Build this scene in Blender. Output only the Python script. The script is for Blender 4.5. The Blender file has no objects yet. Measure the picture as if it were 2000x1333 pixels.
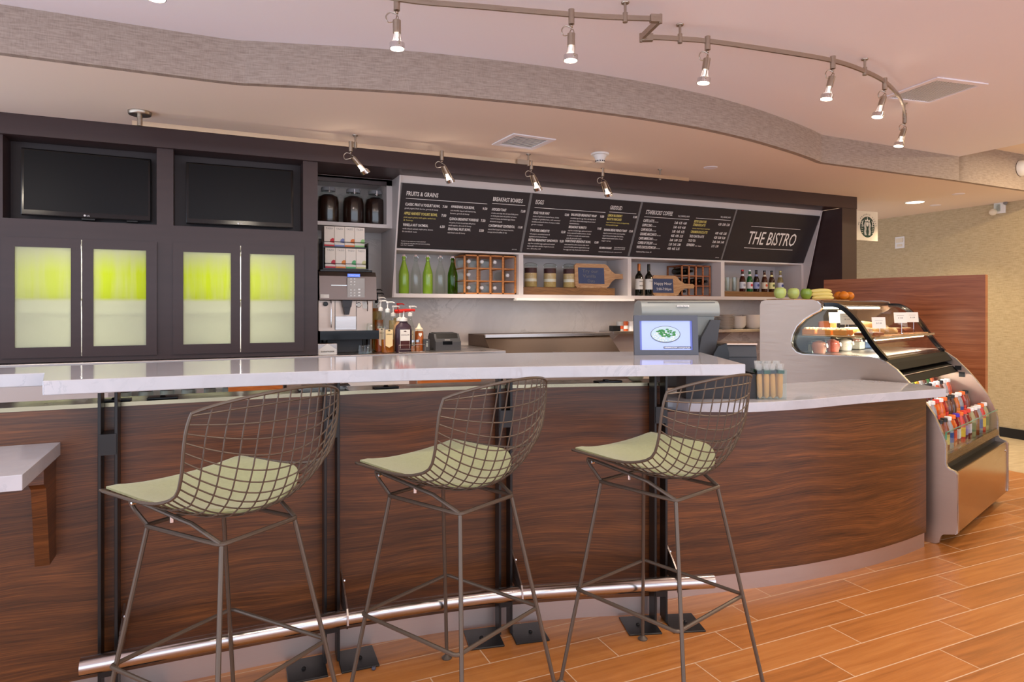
import bpy, bmesh, math, random
from mathutils import Vector, Matrix
random.seed(7)
PI = math.pi
SC = bpy.context.scene
COL = SC.collection
V = Vector

# ------------------------------------------------------------------ camera
YAW = math.radians(24.15); FOC = 1283.0; HY = 603.0; CH = 1.35
cam_d = bpy.data.cameras.new('camera'); cam = bpy.data.objects.new('camera', cam_d); COL.objects.link(cam)
cam.location = (0, 0, CH); cam.rotation_euler = (PI/2, 0, -YAW)
cam_d.sensor_width = 36; cam_d.lens = FOC/2000*36; cam_d.shift_y = -(666.5-HY)/2000
cam_d.clip_start = .05; cam_d.clip_end = 60
SC.camera = cam
# ------------------------------------------------------------------ world and exposure
W = bpy.data.worlds.new('world'); SC.world = W; W.use_nodes = True
bg = W.node_tree.nodes['Background']; bg.inputs[0].default_value = (.82, .91, 1.08, 1); bg.inputs[1].default_value = 2.5
SC.view_settings.view_transform = 'Standard'; SC.view_settings.look = 'None'
SC.view_settings.gamma = 1; SC.view_settings.exposure = 0.0; SC.view_settings.use_curve_mapping = False

def light(kind, name, loc, energy, color=(1, .82, .66), size=.1, target=None, blend=.6, angle=60, sizey=None):
    d = bpy.data.lights.new(name, kind); d.energy = energy; d.color = color
    if kind == 'AREA':
        d.size = size
        if sizey: d.shape = 'RECTANGLE'; d.size_y = sizey
        else: d.shape = 'DISK'
    elif kind == 'SPOT':
        d.spot_size = math.radians(angle); d.spot_blend = blend; d.shadow_soft_size = size
    else: d.shadow_soft_size = size
    o = bpy.data.objects.new(name, d); COL.objects.link(o); o.location = loc
    if target is not None:
        o.rotation_euler = (V(target)-V(loc)).to_track_quat('-Z', 'Y').to_euler()
    return o
# fill lights added out of view under the upper ceiling, on the guests' side
for i, (x, y) in enumerate([(-1.4, 1.3), (.2, .2), (1.6, .5), (3.0, .2), (4.4, .9), (.8, -1.6), (3.4, -1.6), (5.0, -1.2)]):
    light('AREA', 'lobby_fill_light', (x, y, 2.66), 17, (1, .88, .70), .26)
light('AREA', 'hall_fill_light', (6.75, 2.6, 2.76), 60, (1, .8, .5), .22)  # unseen light added to brighten the hall wall and floor

# ------------------------------------------------------------------ picture-to-place measuring
def GZ(px, py, z):                      # point of the horizontal plane at height z
    d = FOC*(CH-z)/(py-HY); r = (px-1000)*d/FOC
    return (r*math.cos(YAW)+d*math.sin(YAW), -r*math.sin(YAW)+d*math.cos(YAW))
def GY(px, py, Y):                      # X and Z on the vertical plane at depth Y
    t = math.atan((px-1000)/FOC)+YAW; X = Y*math.tan(t); d = X*math.sin(YAW)+Y*math.cos(YAW)
    return (X, CH-(py-HY)*d/FOC)
def DX(px, d):                          # point in plan at distance d in front of the viewer
    r = (px-1000)*d/FOC
    return (r*math.cos(YAW)+d*math.sin(YAW), -r*math.sin(YAW)+d*math.cos(YAW))

# ------------------------------------------------------------------ materials
def lin(c):
    return tuple(((v/255)/12.92 if v/255 <= .04045 else ((v/255+.055)/1.055)**2.4) for v in c)
MATS = {}
def mat(name, rgb, rough=.5, metal=0, trans=0, ior=1.45, emit=None, es=1, coat=0, bump=0, bscale=200, var=0, vscale=8, vstretch=(1, 1, 1), alpha=1, sheen=0, spec=.5):
    if name in MATS: return MATS[name]
    m = bpy.data.materials.new(name); m.use_nodes = True; nt = m.node_tree; p = nt.nodes['Principled BSDF']
    c = lin(rgb)
    p.inputs['Base Color'].default_value = (*c, 1); p.inputs['Roughness'].default_value = rough; p.inputs['Metallic'].default_value = metal
    p.inputs['Transmission Weight'].default_value = trans; p.inputs['IOR'].default_value = ior; p.inputs['Coat Weight'].default_value = coat
    p.inputs['Alpha'].default_value = alpha; p.inputs['Sheen Weight'].default_value = sheen; p.inputs['Specular IOR Level'].default_value = spec
    if emit: p.inputs['Emission Color'].default_value = (*lin(emit), 1); p.inputs['Emission Strength'].default_value = es
    tc = nt.nodes.new('ShaderNodeTexCoord')
    if var or bump:
        mp = nt.nodes.new('ShaderNodeMapping'); nt.links.new(tc.outputs['Object'], mp.inputs[0]); mp.inputs['Scale'].default_value = vstretch
    if var:
        n = nt.nodes.new('ShaderNodeTexNoise'); n.inputs['Scale'].default_value = vscale; n.inputs['Detail'].default_value = 4
        nt.links.new(mp.outputs[0], n.inputs['Vector'])
        r = nt.nodes.new('ShaderNodeMix'); r.data_type = 'RGBA'
        r.inputs['A'].default_value = (*[v*(1-var) for v in c], 1); r.inputs['B'].default_value = (*[min(1, v*(1+var)) for v in c], 1)
        nt.links.new(n.outputs[0], r.inputs['Factor']); nt.links.new(r.outputs['Result'], p.inputs['Base Color'])
    if bump:
        n = nt.nodes.new('ShaderNodeTexNoise'); n.inputs['Scale'].default_value = bscale; nt.links.new(mp.outputs[0], n.inputs['Vector'])
        b = nt.nodes.new('ShaderNodeBump'); b.inputs['Strength'].default_value = bump; b.inputs['Distance'].default_value = .002
        nt.links.new(n.outputs[0], b.inputs['Height']); nt.links.new(b.outputs[0], p.inputs['Normal'])
    MATS[name] = m
    return m
class NT:
    """small wrapper that keeps node graphs short"""
    def __init__(s, name):
        s.m = bpy.data.materials.new(name); s.m.use_nodes = True; s.t = s.m.node_tree; s.p = s.t.nodes['Principled BSDF']; MATS[name] = s.m
        s.tc = s.t.nodes.new('ShaderNodeTexCoord')
    def put(s, sock, v):
        if isinstance(v, bpy.types.NodeSocket): s.t.links.new(v, sock)
        else: sock.default_value = v
    def math(s, op, a, b=0, c=0):
        n = s.t.nodes.new('ShaderNodeMath'); n.operation = op; s.put(n.inputs[0], a); s.put(n.inputs[1], b); s.put(n.inputs[2], c); return n.outputs[0]
    def xyz(s, v=None):
        n = s.t.nodes.new('ShaderNodeSeparateXYZ'); s.put(n.inputs[0], v or s.tc.outputs['Object']); return n.outputs
    def vec(s, x, y, z):
        n = s.t.nodes.new('ShaderNodeCombineXYZ'); s.put(n.inputs[0], x); s.put(n.inputs[1], y); s.put(n.inputs[2], z); return n.outputs[0]
    def noise(s, v, scale, det=3, rough=.5, dist=0):
        n = s.t.nodes.new('ShaderNodeTexNoise'); s.put(n.inputs['Vector'], v); n.inputs['Scale'].default_value = scale
        n.inputs['Detail'].default_value = det; n.inputs['Roughness'].default_value = rough; n.inputs['Distortion'].default_value = dist; return n.outputs[0]
    def white(s, v):
        n = s.t.nodes.new('ShaderNodeTexWhiteNoise'); n.noise_dimensions = '3D'; s.put(n.inputs['Vector'], v); return n.outputs[0]
    def ramp(s, f, stops):
        n = s.t.nodes.new('ShaderNodeValToRGB'); e = n.color_ramp.elements
        while len(e) < len(stops): e.new(.5)
        for i, (p, c) in enumerate(stops): e[i].position = p; e[i].color = (*lin(c), 1)
        s.put(n.inputs[0], f); return n.outputs[0]
    def mix(s, f, a, b):
        n = s.t.nodes.new('ShaderNodeMix'); n.data_type = 'RGBA'; s.put(n.inputs['Factor'], f); s.put(n.inputs['A'], a); s.put(n.inputs['B'], b); return n.outputs['Result']
    def mapr(s, v, a, b, c, d):
        n = s.t.nodes.new('ShaderNodeMapRange'); s.put(n.inputs[0], v)
        for i, q in enumerate((a, b, c, d)): n.inputs[i+1].default_value = q
        return n.outputs[0]
    def bump(s, h, st=.3, dist=.002):
        b = s.t.nodes.new('ShaderNodeBump'); b.inputs['Strength'].default_value = st; b.inputs['Distance'].default_value = dist
        s.put(b.inputs['Height'], h); s.t.links.new(b.outputs[0], s.p.inputs['Normal'])
    def base(s, v): s.put(s.p.inputs['Base Color'], v)
    def rough(s, v): s.put(s.p.inputs['Roughness'], v)

def walnut(name, dark, mid, light_, rough=.35, sc=1.0, along='x'):
    g = NT(name); X, Y, Z = g.xyz()
    if along == 'y': X = g.math('ADD', Y, g.math('MULTIPLY', X, .4))
    if along == 'z': X, Z = Z, X
    z2 = g.math('ADD', Z, g.math('MULTIPLY', g.noise(g.vec(g.math('MULTIPLY', X, .9), 0, g.math('MULTIPLY', Z, 2.2)), 1.1*sc, 2), .15))
    ring = g.noise(g.vec(g.math('MULTIPLY', X, .5), 0, g.math('MULTIPLY', z2, 17)), 1.6*sc, 7, .68)
    fine = g.noise(g.vec(g.math('MULTIPLY', X, 2), 0, g.math('MULTIPLY', z2, 110)), 2.2*sc, 3, .7)
    f = g.math('ADD', g.math('MULTIPLY', ring, .52), g.math('MULTIPLY', fine, .48))
    g.base(g.ramp(f, [(.36, dark), (.5, mid), (.63, light_)])); g.rough(rough); g.bump(fine, .06)
    return g.m
WAL = walnut('walnut_veneer', (46, 26, 12), (84, 47, 21), (120, 70, 33), .33)
WALP = walnut('walnut_partition', (110, 58, 28), (150, 86, 50), (176, 112, 74), .33, along='y')
CRATE = walnut('pine_crate', (150, 84, 34), (192, 120, 56), (214, 150, 84), .5, 3)
BOARDW = walnut('acacia_board', (140, 92, 56), (190, 142, 98), (214, 176, 132), .5, 4)
RISER = walnut('oiled_riser', (88, 56, 26), (126, 84, 42), (150, 104, 56), .5, 3)

def make_floor():
    g = NT('plank_tile'); X, Y, Z = g.xyz(); L = .7115; Wd = .1578
    v = g.math('DIVIDE', g.math('SUBTRACT', Y, 1.682), Wd); row = g.math('FLOOR', v); fv = g.math('FRACT', g.math('ADD', v, 50))
    u = g.math('ADD', g.math('DIVIDE', g.math('SUBTRACT', X, 2.844), L), g.math('ADD', g.math('MULTIPLY', row, 2/3), 60))
    cu = g.math('FLOOR', u); fu = g.math('FRACT', u)
    du = g.math('MULTIPLY', g.math('MINIMUM', fu, g.math('SUBTRACT', 1, fu)), L)
    dv = g.math('MULTIPLY', g.math('MINIMUM', fv, g.math('SUBTRACT', 1, fv)), Wd)
    gr = g.mapr(g.math('MINIMUM', du, dv), .0018, .0028, 1, 0)
    rnd = g.white(g.vec(cu, row, 3))
    gx = g.math('ADD', X, g.math('MULTIPLY', rnd, 17)); gy = g.math('ADD', Y, g.math('MULTIPLY', rnd, 5))
    yd = g.math('ADD', gy, g.math('MULTIPLY', g.noise(g.vec(g.math('MULTIPLY', gx, 2), gy, 0), 2, 2), .025))
    gn = g.noise(g.vec(g.math('MULTIPLY', gx, .8), g.math('MULTIPLY', yd, 16), 0), 2.4, 4, .6)
    fn = g.noise(g.vec(g.math('MULTIPLY', gx, 3), g.math('MULTIPLY', yd, 120), 0), 2, 3, .7)
    f = g.math('ADD', g.math('MULTIPLY', gn, .6), g.math('ADD', g.math('MULTIPLY', fn, .22), g.math('MULTIPLY', rnd, .18)))
    wood = g.ramp(f, [(.25, (132, 80, 36)), (.5, (176, 110, 54)), (.75, (198, 134, 74))])
    g.base(g.mix(gr, wood, (*lin((206, 172, 140)), 1))); g.rough(g.mapr(gr, 0, 1, .3, .7)); g.bump(g.math('SUBTRACT', fn, g.math('MULTIPLY', gr, 2)), .1)
    return g.m
FLOOR = make_floor()
def make_pale():
    g = NT('pale_floor_tile'); X, Y, Z = g.xyz()
    fx = g.math('FRACT', g.math('ADD', g.math('DIVIDE', X, .6), 20)); fy = g.math('FRACT', g.math('ADD', g.math('DIVIDE', Y, .6), 20.3))
    gr = g.mapr(g.math('MINIMUM', fx, fy), .003, .008, 1, 0)
    n = g.noise(g.vec(X, g.math('MULTIPLY', Y, 4), Z), 5, 4)
    g.base(g.mix(gr, g.ramp(n, [(.3, (184, 164, 134)), (.7, (214, 198, 170))]), (*lin((150, 130, 104)), 1))); g.rough(.3); return g.m
PALE = make_pale()
def wallpaper(name, a, b, sc=1, along='x'):
    g = NT(name); X, Y, Z = g.xyz(); h = g.math('ADD', X, Y) if along == 'xy' else X
    n1 = g.noise(g.vec(g.math('MULTIPLY', h, 6*sc), 0, g.math('MULTIPLY', Z, 60*sc)), 3, 3, .6)
    n2 = g.noise(g.vec(g.math('MULTIPLY', h, 90*sc), 0, g.math('MULTIPLY', Z, 12*sc)), 3, 2)
    f = g.math('ADD', g.math('MULTIPLY', n1, .7), g.math('MULTIPLY', n2, .3))
    g.base(g.ramp(f, [(.34, a), (.6, b)])); g.rough(.75); g.bump(f, .3); return g.m
PAPER = wallpaper('grasscloth_fascia', (138, 122, 112), (170, 154, 142), .8)
PAPER2 = wallpaper('grasscloth_wall', (168, 148, 112), (196, 178, 142), .7, 'xy')
def stone(name, a, b, vein, rough=.08, sc=1.0, vw=.03):
    g = NT(name); o = g.tc.outputs['Object']
    big = g.noise(o, 1.6*sc, 5, .6, .8); n = g.noise(o, 2.3*sc, 6, .62, 1.4)
    v = g.mapr(g.math('ABSOLUTE', g.math('SUBTRACT', n, .5)), 0, vw, .55, 0)
    v = g.math('MULTIPLY', v, g.mapr(big, .45, .65, 0, 1))
    g.base(g.mix(v, g.ramp(big, [(.35, a), (.65, b)]), (*lin(vein), 1))); g.rough(rough); return g.m
QUARTZ = stone('white_quartz', (176, 176, 184), (190, 189, 196), (140, 142, 156), .07, 2.2, .02)
MARBLE = stone('backsplash_marble', (198, 188, 182), (216, 208, 202), (150, 138, 132), .25, 1.0, .03)
def brushed(name, rgb, rough=.28, along='z', amp=.12):
    g = NT(name); X, Y, Z = g.xyz()
    if along == 'z': v = g.vec(g.math('MULTIPLY', X, 3), g.math('MULTIPLY', Y, 3), g.math('MULTIPLY', Z, 260))
    else: v = g.vec(g.math('MULTIPLY', X, 8), g.math('MULTIPLY', Y, 8), g.math('MULTIPLY', Z, 90))
    n = g.noise(v, 2, 3, .6); c = lin(rgb)
    g.base(g.mix(n, (*[q*.92 for q in c], 1), (*[min(1, q*1.1) for q in c], 1)))
    g.p.inputs['Metallic'].default_value = 1; g.rough(g.mapr(n, .2, .8, rough-amp*.5, rough+amp)); return g.m
STEEL = brushed('brushed_steel', (196, 188, 184))
STEELM = brushed('satin_steel_panel', (186, 166, 152), .36)
KICK = brushed('kick_plate_steel', (196, 178, 170), .42)
NICKEL = brushed('satin_nickel', (176, 164, 150), .3, 'h')
CHROME = mat('polished_chrome', (220, 220, 222), .12, 1)
RAILM = mat('rail_steel', (196, 190, 188), .2, 1)
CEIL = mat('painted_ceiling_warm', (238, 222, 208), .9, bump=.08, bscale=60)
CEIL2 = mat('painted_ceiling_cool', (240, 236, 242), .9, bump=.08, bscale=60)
PAINT = mat('painted_wall', (190, 170, 140), .8)
ESP = mat('espresso_lacquer', (62, 45, 44), .38, var=.18, vscale=3, vstretch=(1, 1, 8))
ESPD = mat('espresso_niche', (52, 40, 40), .45)
SHELFW = mat('white_laminate', (214, 204, 200), .4)
SHELFG = mat('grey_laminate', (206, 197, 194), .45)
BLACK = mat('black_plastic', (20, 20, 22), .35)
BLACKG = mat('gloss_black', (10, 10, 12), .12)
BSTEEL = mat('black_powder_steel', (24, 22, 22), .35)
DGREY = mat('charcoal_plastic', (58, 58, 62), .45)
GREY = mat('grey_plastic', (120, 118, 118), .4)
LGREY = mat('pale_grey_green_plastic', (146, 152, 150), .35)
WHITE = mat('white_plastic', (232, 230, 226), .4)
CREAM = mat('cream_plastic', (226, 214, 190), .5)
RED = mat('red_plastic', (196, 30, 24), .35)
PAPERW = mat('white_paper', (236, 232, 224), .7)
BRONZE = mat('bronze_powder_coat', (92, 80, 70), .38, .35)
CUSH = mat('sage_wool', (146, 150, 108), .95, bump=.5, bscale=500, var=.14, vscale=90, sheen=.3)
CHALK = mat('slate_chalkboard', (70, 80, 112), .8, var=.15, vscale=20)
MENU = mat('menu_board_black', (44, 38, 40), .55, var=.12, vscale=5)
LETW = mat('white_lettering', (232, 226, 222), .6)
LETY = mat('yellow_lettering', (222, 206, 120), .6)
LETG = mat('grey_lettering', (120, 118, 116), .6)
LETK = mat('black_lettering', (26, 24, 24), .6)
GLASS = mat('clear_glass', (246, 250, 250), .02, trans=1, ior=1.45)
def thin_glass(name, rgb, a=.12):
    g = NT(name); t = g.t; out = t.nodes['Material Output']
    tr = t.nodes.new('ShaderNodeBsdfTransparent'); tr.inputs[0].default_value = (*lin(rgb), 1)
    gl = t.nodes.new('ShaderNodeBsdfGlossy'); gl.inputs['Roughness'].default_value = .02
    lw = t.nodes.new('ShaderNodeLayerWeight'); lw.inputs[0].default_value = .5
    fr = g.math('ADD', g.math('MULTIPLY', g.math('POWER', lw.outputs['Facing'], 4), .25), .012)
    mx = t.nodes.new('ShaderNodeMixShader'); t.links.new(g.math('ADD', fr, a*.12), mx.inputs[0]); t.links.new(tr.outputs[0], mx.inputs[1]); t.links.new(gl.outputs[0], mx.inputs[2])
    t.links.new(mx.outputs[0], out.inputs[0]); return g.m
PANE = thin_glass('sheet_glass', (248, 251, 249))
PANEG = thin_glass('bottle_sheet_glass', (245, 249, 247), .3)
LIDG = thin_glass('smoked_glass', (236, 228, 222), 1.1)
GLEDGE = mat('green_glass_edge', (90, 180, 150), .2, trans=.5)
def liquid(name, rgb, t=.6, rough=.08): return mat(name, rgb, rough, trans=t, ior=1.33)

# ------------------------------------------------------------------ mesh helpers
class M:
    def __init__(s): s.b = bmesh.new()
    def box(s, x0, x1, y0, y1, z0, z1, bev=0, seg=2, T=None):
        r = bmesh.ops.create_cube(s.b, size=1); vs = r['verts']
        for v in vs:
            v.co = V(((x0+x1)/2+v.co.x*(x1-x0), (y0+y1)/2+v.co.y*(y1-y0), (z0+z1)/2+v.co.z*(z1-z0)))
        if bev:
            es = list({e for v in vs for e in v.link_edges})
            q = bmesh.ops.bevel(s.b, geom=es, offset=bev, segments=seg, affect='EDGES', profile=.6)
            vs = list({v for f in q['faces'] for v in f.verts} | {v for v in vs if v.is_valid})
        if T is not None:
            for v in vs: v.co = T @ v.co
        return s
    def prism(s, pts, z0, z1, T=None):
        """pts in plan (x, y), extruded from z0 to z1"""
        a = [s.b.verts.new(V((p[0], p[1], z0))) for p in pts]; b = [s.b.verts.new(V((p[0], p[1], z1))) for p in pts]; n = len(pts)
        fs = [s.b.faces.new(a[::-1]), s.b.faces.new(b)]
        for i in range(n): fs.append(s.b.faces.new((a[i], a[(i+1) % n], b[(i+1) % n], b[i])))
        if T is not None:
            for v in a+b: v.co = T @ v.co
        bmesh.ops.recalc_face_normals(s.b, faces=fs)
        return s
    def lathe(s, prof, c=(0, 0, 0), n=20, T=None, sx=1, sy=1, cap=True):
        """prof: (radius, z) from bottom to top about the z axis"""
        rings = []
        for r, z in prof:
            if r < 1e-6: rings.append([s.b.verts.new(V((c[0], c[1], c[2]+z)))])
            else: rings.append([s.b.verts.new(V((c[0]+sx*r*math.cos(2*PI*i/n), c[1]+sy*r*math.sin(2*PI*i/n), c[2]+z))) for i in range(n)])
        fs = []
        for A, B in zip(rings, rings[1:]):
            for i in range(n):
                j = (i+1) % n
                if len(A) == 1 and len(B) == 1: continue
                if len(A) == 1: fs.append(s.b.faces.new((A[0], B[j], B[i])))
                elif len(B) == 1: fs.append(s.b.faces.new((A[i], A[j], B[0])))
                else: fs.append(s.b.faces.new((A[i], A[j], B[j], B[i])))
        if cap and len(rings[0]) > 1: fs.append(s.b.faces.new(rings[0][::-1]))
        if cap and len(rings[-1]) > 1: fs.append(s.b.faces.new(rings[-1]))
        for f in fs[:]: f.smooth = True
        if T is not None:
            for R in rings:
                for v in R: v.co = T @ v.co
        return s
    def tube(s, path, r, n=8, closed=False, cap=True, flat=None):
        """round bar along a path; r may be a list; flat=(w,h) gives a rectangular bar"""
        P = [V(p) for p in path]; m = len(P)
        R = r if isinstance(r, (list, tuple)) else [r]*m
        up = None; rings = []
        for i in range(m):
            if closed: t = (P[(i+1) % m]-P[i-1]).normalized()
            else: t = (P[min(i+1, m-1)]-P[max(i-1, 0)]).normalized()
            if flat:
                side = t.cross(V((0, 0, 1)))
                if side.length < 1e-4: side = V((1, 0, 0))
                side.normalize(); u2 = side.cross(t).normalized()
                w, h = flat
                rings.append([s.b.verts.new(P[i]+side*a*w/2+u2*b*h/2) for a, b in ((-1, -1), (1, -1), (1, 1), (-1, 1))]); continue
            if up is None: up = t.orthogonal().normalized()
            else:
                up = (up-t*up.dot(t))
                up = up.normalized() if up.length > 1e-6 else t.orthogonal().normalized()
            w = t.cross(up)
            rings.append([s.b.verts.new(P[i]+(up*math.cos(2*PI*k/n)+w*math.sin(2*PI*k/n))*R[i]) for k in range(n)])
        k = len(rings[0]); fs = []
        for i in range(m if closed else m-1):
            A, B = rings[i], rings[(i+1) % m]
            off = 0
            if closed and i == m-1 and not flat:
                off = min(range(k), key=lambda o: (A[0].co-B[o].co).length)
            for q in range(k):
                f = s.b.faces.new((A[q], A[(q+1) % k], B[(q+1+off) % k], B[(q+off) % k])); f.smooth = not flat; fs.append(f)
        if cap and not closed: fs += [s.b.faces.new(rings[0][::-1]), s.b.faces.new(rings[-1])]
        bmesh.ops.recalc_face_normals(s.b, faces=fs)
        return s
    def ribbon(s, pts, z0, z1, th):
        """vertical wall following a plan curve, thickened to its left side (away from viewer for left-to-right curves)"""
        n = len(pts); nor = []
        for i in range(n):
            a = V(pts[max(i-1, 0)]); b = V(pts[min(i+1, n-1)]); t = (b-a).normalized(); nor.append(V((-t.y, t.x)))
        out = pts; inn = [(p[0]+q.x*th, p[1]+q.y*th) for p, q in zip(pts, nor)]
        s.strip(out, inn, z0, z1); return s
    def strip(s, out, inn, z0, z1):
        n = len(out); vs = [[s.b.verts.new(V((p[0], p[1], z))) for p in L] for L in (out, inn) for z in (z0, z1)]
        o0, o1, i0, i1 = vs; fs = []
        for k in range(n-1):
            f = s.b.faces.new((o0[k], o0[k+1], o1[k+1], o1[k])); f.smooth = True; fs.append(f)
            fs += [s.b.faces.new((i0[k+1], i0[k], i1[k], i1[k+1])), s.b.faces.new((o1[k], o1[k+1], i1[k+1], i1[k])), s.b.faces.new((o0[k+1], o0[k], i0[k], i0[k+1]))]
        fs += [s.b.faces.new((o0[0], o1[0], i1[0], i0[0])), s.b.faces.new((o0[-1], i0[-1], i1[-1], o1[-1]))]
        bmesh.ops.recalc_face_normals(s.b, faces=fs)
    def ball(s, c, r, sx=1, sy=1, sz=1, n=14, T=None):
        k = bmesh.ops.create_uvsphere(s.b, u_segments=n, v_segments=max(6, n*2//3), radius=r)
        for v in k['verts']:
            v.co = V((c[0]+v.co.x*sx, c[1]+v.co.y*sy, c[2]+v.co.z*sz))
            if T is not None: v.co = T @ v.co
        for f in {f for v in k['verts'] for f in v.link_faces}: f.smooth = True
        return s
    def text(s, body, T, size=.03, width=None, bold=0, align='LEFT', depth=.0004):
        """lettering, laid in the x-y plane of T"""
        c = bpy.data.curves.new('lettering', 'FONT'); c.body = body; c.size = size; c.align_x = align; c.align_y = 'BOTTOM_BASELINE'
        c.offset = bold; c.extrude = depth; c.resolution_u = 2
        o = bpy.data.objects.new('lettering', c); me = bpy.data.meshes.new_from_object(o)
        if len(me.vertices):
            xs = [v.co.x for v in me.vertices]; w = max(xs)-min(xs); k = (width/w) if width else 1
            n0 = len(s.b.verts); s.b.from_mesh(me); s.b.verts.ensure_lookup_table()
            for v in s.b.verts[n0:]: v.co = T @ V((v.co.x*k, v.co.y, v.co.z))
        bpy.data.meshes.remove(me); bpy.data.objects.remove(o); bpy.data.curves.remove(c)
        return s
    def quad(s, a, b, c, d):
        s.b.faces.new([s.b.verts.new(V(p)) for p in (a, b, c, d)]); return s
    def mesh(s, name, ang=None):
        me = bpy.data.meshes.new(name); s.b.normal_update()
        for e in s.b.edges:
            if len(e.link_faces) == 2 and e.link_faces[0].normal.angle(e.link_faces[1].normal, 0) > .7: e.smooth = False
        s.b.to_mesh(me); s.b.free(); return me
def obj(name, m, mt, parent=None, loc=None, rot=None, label=None, smooth=False):
    me = m if isinstance(m, bpy.types.Mesh) else m.mesh(name)
    if mt is not None and not me.materials: me.materials.append(mt)
    o = bpy.data.objects.new(name, me); COL.objects.link(o)
    if smooth:
        for p in me.polygons: p.use_smooth = True
    if parent is not None: o.parent = parent
    if loc is not None: o.location = loc
    if rot is not None: o.rotation_euler = rot
    if label: o['label'] = label
    return o
def tag(o, label, cat, group=None):
    o['label'] = label; o['category'] = cat
    if group: o['group'] = group
    return o
def thing(name, label, cat, loc=(0, 0, 0), rz=0, group=None, rot=None):
    o = bpy.data.objects.new(name, None); COL.objects.link(o); o.empty_display_size = .05
    o.location = loc; o.rotation_euler = rot or (0, 0, rz)
    return tag(o, label, cat, group)
def struct(name, m, mt, parent=None):
    o = obj(name, m, mt, parent); o['kind'] = 'structure'; return o
def copy_tree(o, parent=None, top=True):
    c = o.copy(); COL.objects.link(c)
    if parent is not None: c.parent = parent
    for ch in list(o.children): copy_tree(ch, c, False)
    return c
def catmull(P, n=8, closed=False):
    P = [V(p) for p in P]; out = []; m = len(P)
    for i in range(m if closed else m-1):
        if closed: a, b, c, d = P[i-1], P[i], P[(i+1) % m], P[(i+2) % m]
        else: a, b, c, d = P[max(i-1, 0)], P[i], P[i+1], P[min(i+2, m-1)]
        for k in range(n):
            t = k/n
            out.append(.5*((2*b)+(-a+c)*t+(2*a-5*b+4*c-d)*t*t+(-a+3*b-3*c+d)*t**3))
    if not closed: out.append(P[-1])
    return out
def R_(ax, ang): return Matrix.Rotation(ang, 4, ax)
def TR(x, y, z): return Matrix.Translation((x, y, z))
def frame(o, u, v):
    """matrix that lays local x on u and local y on v at point o"""
    u = V(u).normalized(); v = V(v).normalized(); w = u.cross(v)
    return Matrix(((u.x, v.x, w.x, o[0]), (u.y, v.y, w.y, o[1]), (u.z, v.z, w.z, o[2]), (0, 0, 0, 1)))

# ================================================================== THE SETTING
ZC, ZU, ZR = 2.466, 2.6755, 2.80
fas = catmull([(-3.2, 3.53), (-2, 3.525), (-.86, 3.52), (-.48, 3.52), (-.06, 3.52), (.10, 3.51), (.17, 3.49), (.41, 3.425), (.65, 3.357), (.9, 3.30), (1.1, 3.265), (1.6, 3.206), (2.16, 3.188), (2.57, 3.205), (2.87, 3.238), (3.25, 3.31), (3.7, 3.43), (4.0, 3.525), (4.16, 3.585), (4.25, 3.605), (4.6, 3.61), (5.2, 3.622), (5.9, 3.632), (6.6, 3.66), (7.55, 3.69)], 6)
fas = [(p.x, p.y) for p in fas]
def split(x): return [p for p in fas if p[0] <= x+1e-6]
struct('floor', M().box(-3.2, 6.02, -3.2, 7.2, -.05, 0), FLOOR)
struct('floor', M().box(6.02, 7.6, -3.2, 7.2, -.05, 0), PALE)
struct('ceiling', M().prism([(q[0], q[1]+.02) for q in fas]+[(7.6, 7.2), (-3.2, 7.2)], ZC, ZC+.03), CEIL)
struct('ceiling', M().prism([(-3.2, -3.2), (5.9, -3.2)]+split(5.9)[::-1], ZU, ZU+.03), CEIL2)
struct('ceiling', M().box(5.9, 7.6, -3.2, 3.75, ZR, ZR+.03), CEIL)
struct('wall_fascia', M().ribbon(split(5.9), ZC-.0008, ZU, .04), PAPER)
struct('wall_fascia', M().ribbon([(5.9, 3.632)]+[p for p in fas if p[0] > 5.9], ZC-.0008, ZR, .04), PAPER)
struct('wall_step', M().box(5.88, 5.90, -3.2, 3.632, ZU+.03, ZR), PAPER)
struct('wall_right', M().box(7.55, 7.65, -3.2, 7.2, 0, ZR), PAPER2)
struct('wall_back', M().box(-3.2, 5.84, 5.40, 5.46, 0, ZC), MARBLE)
struct('wall_hall', M().box(5.78, 7.6, 7.1, 7.2, 0, ZC), PAPER2)
struct('baseboard_right', M().box(7.535, 7.55, -3.2, 7.1, 0, .10, .002), BLACK)
# wooden partition beyond the display case
pa, pb = V((5.222, 4.453)), V((5.547, 3.212)); pt = (pb-pa).normalized(); pn = V((-pt.y, pt.x))
pp = thing('wooden_partition', 'freestanding walnut veneer screen wall behind the pastry display case', 'partition', (pb.x, pb.y, 0))
m = M().prism([(pa.x-pb.x, pa.y-pb.y), (0, 0), (pn.x*.06, pn.y*.06), (pa.x-pb.x+pn.x*.06, pa.y-pb.y+pn.y*.06)], 0, 1.62)
obj('wood_panel', m, WALP, pp)

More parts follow.
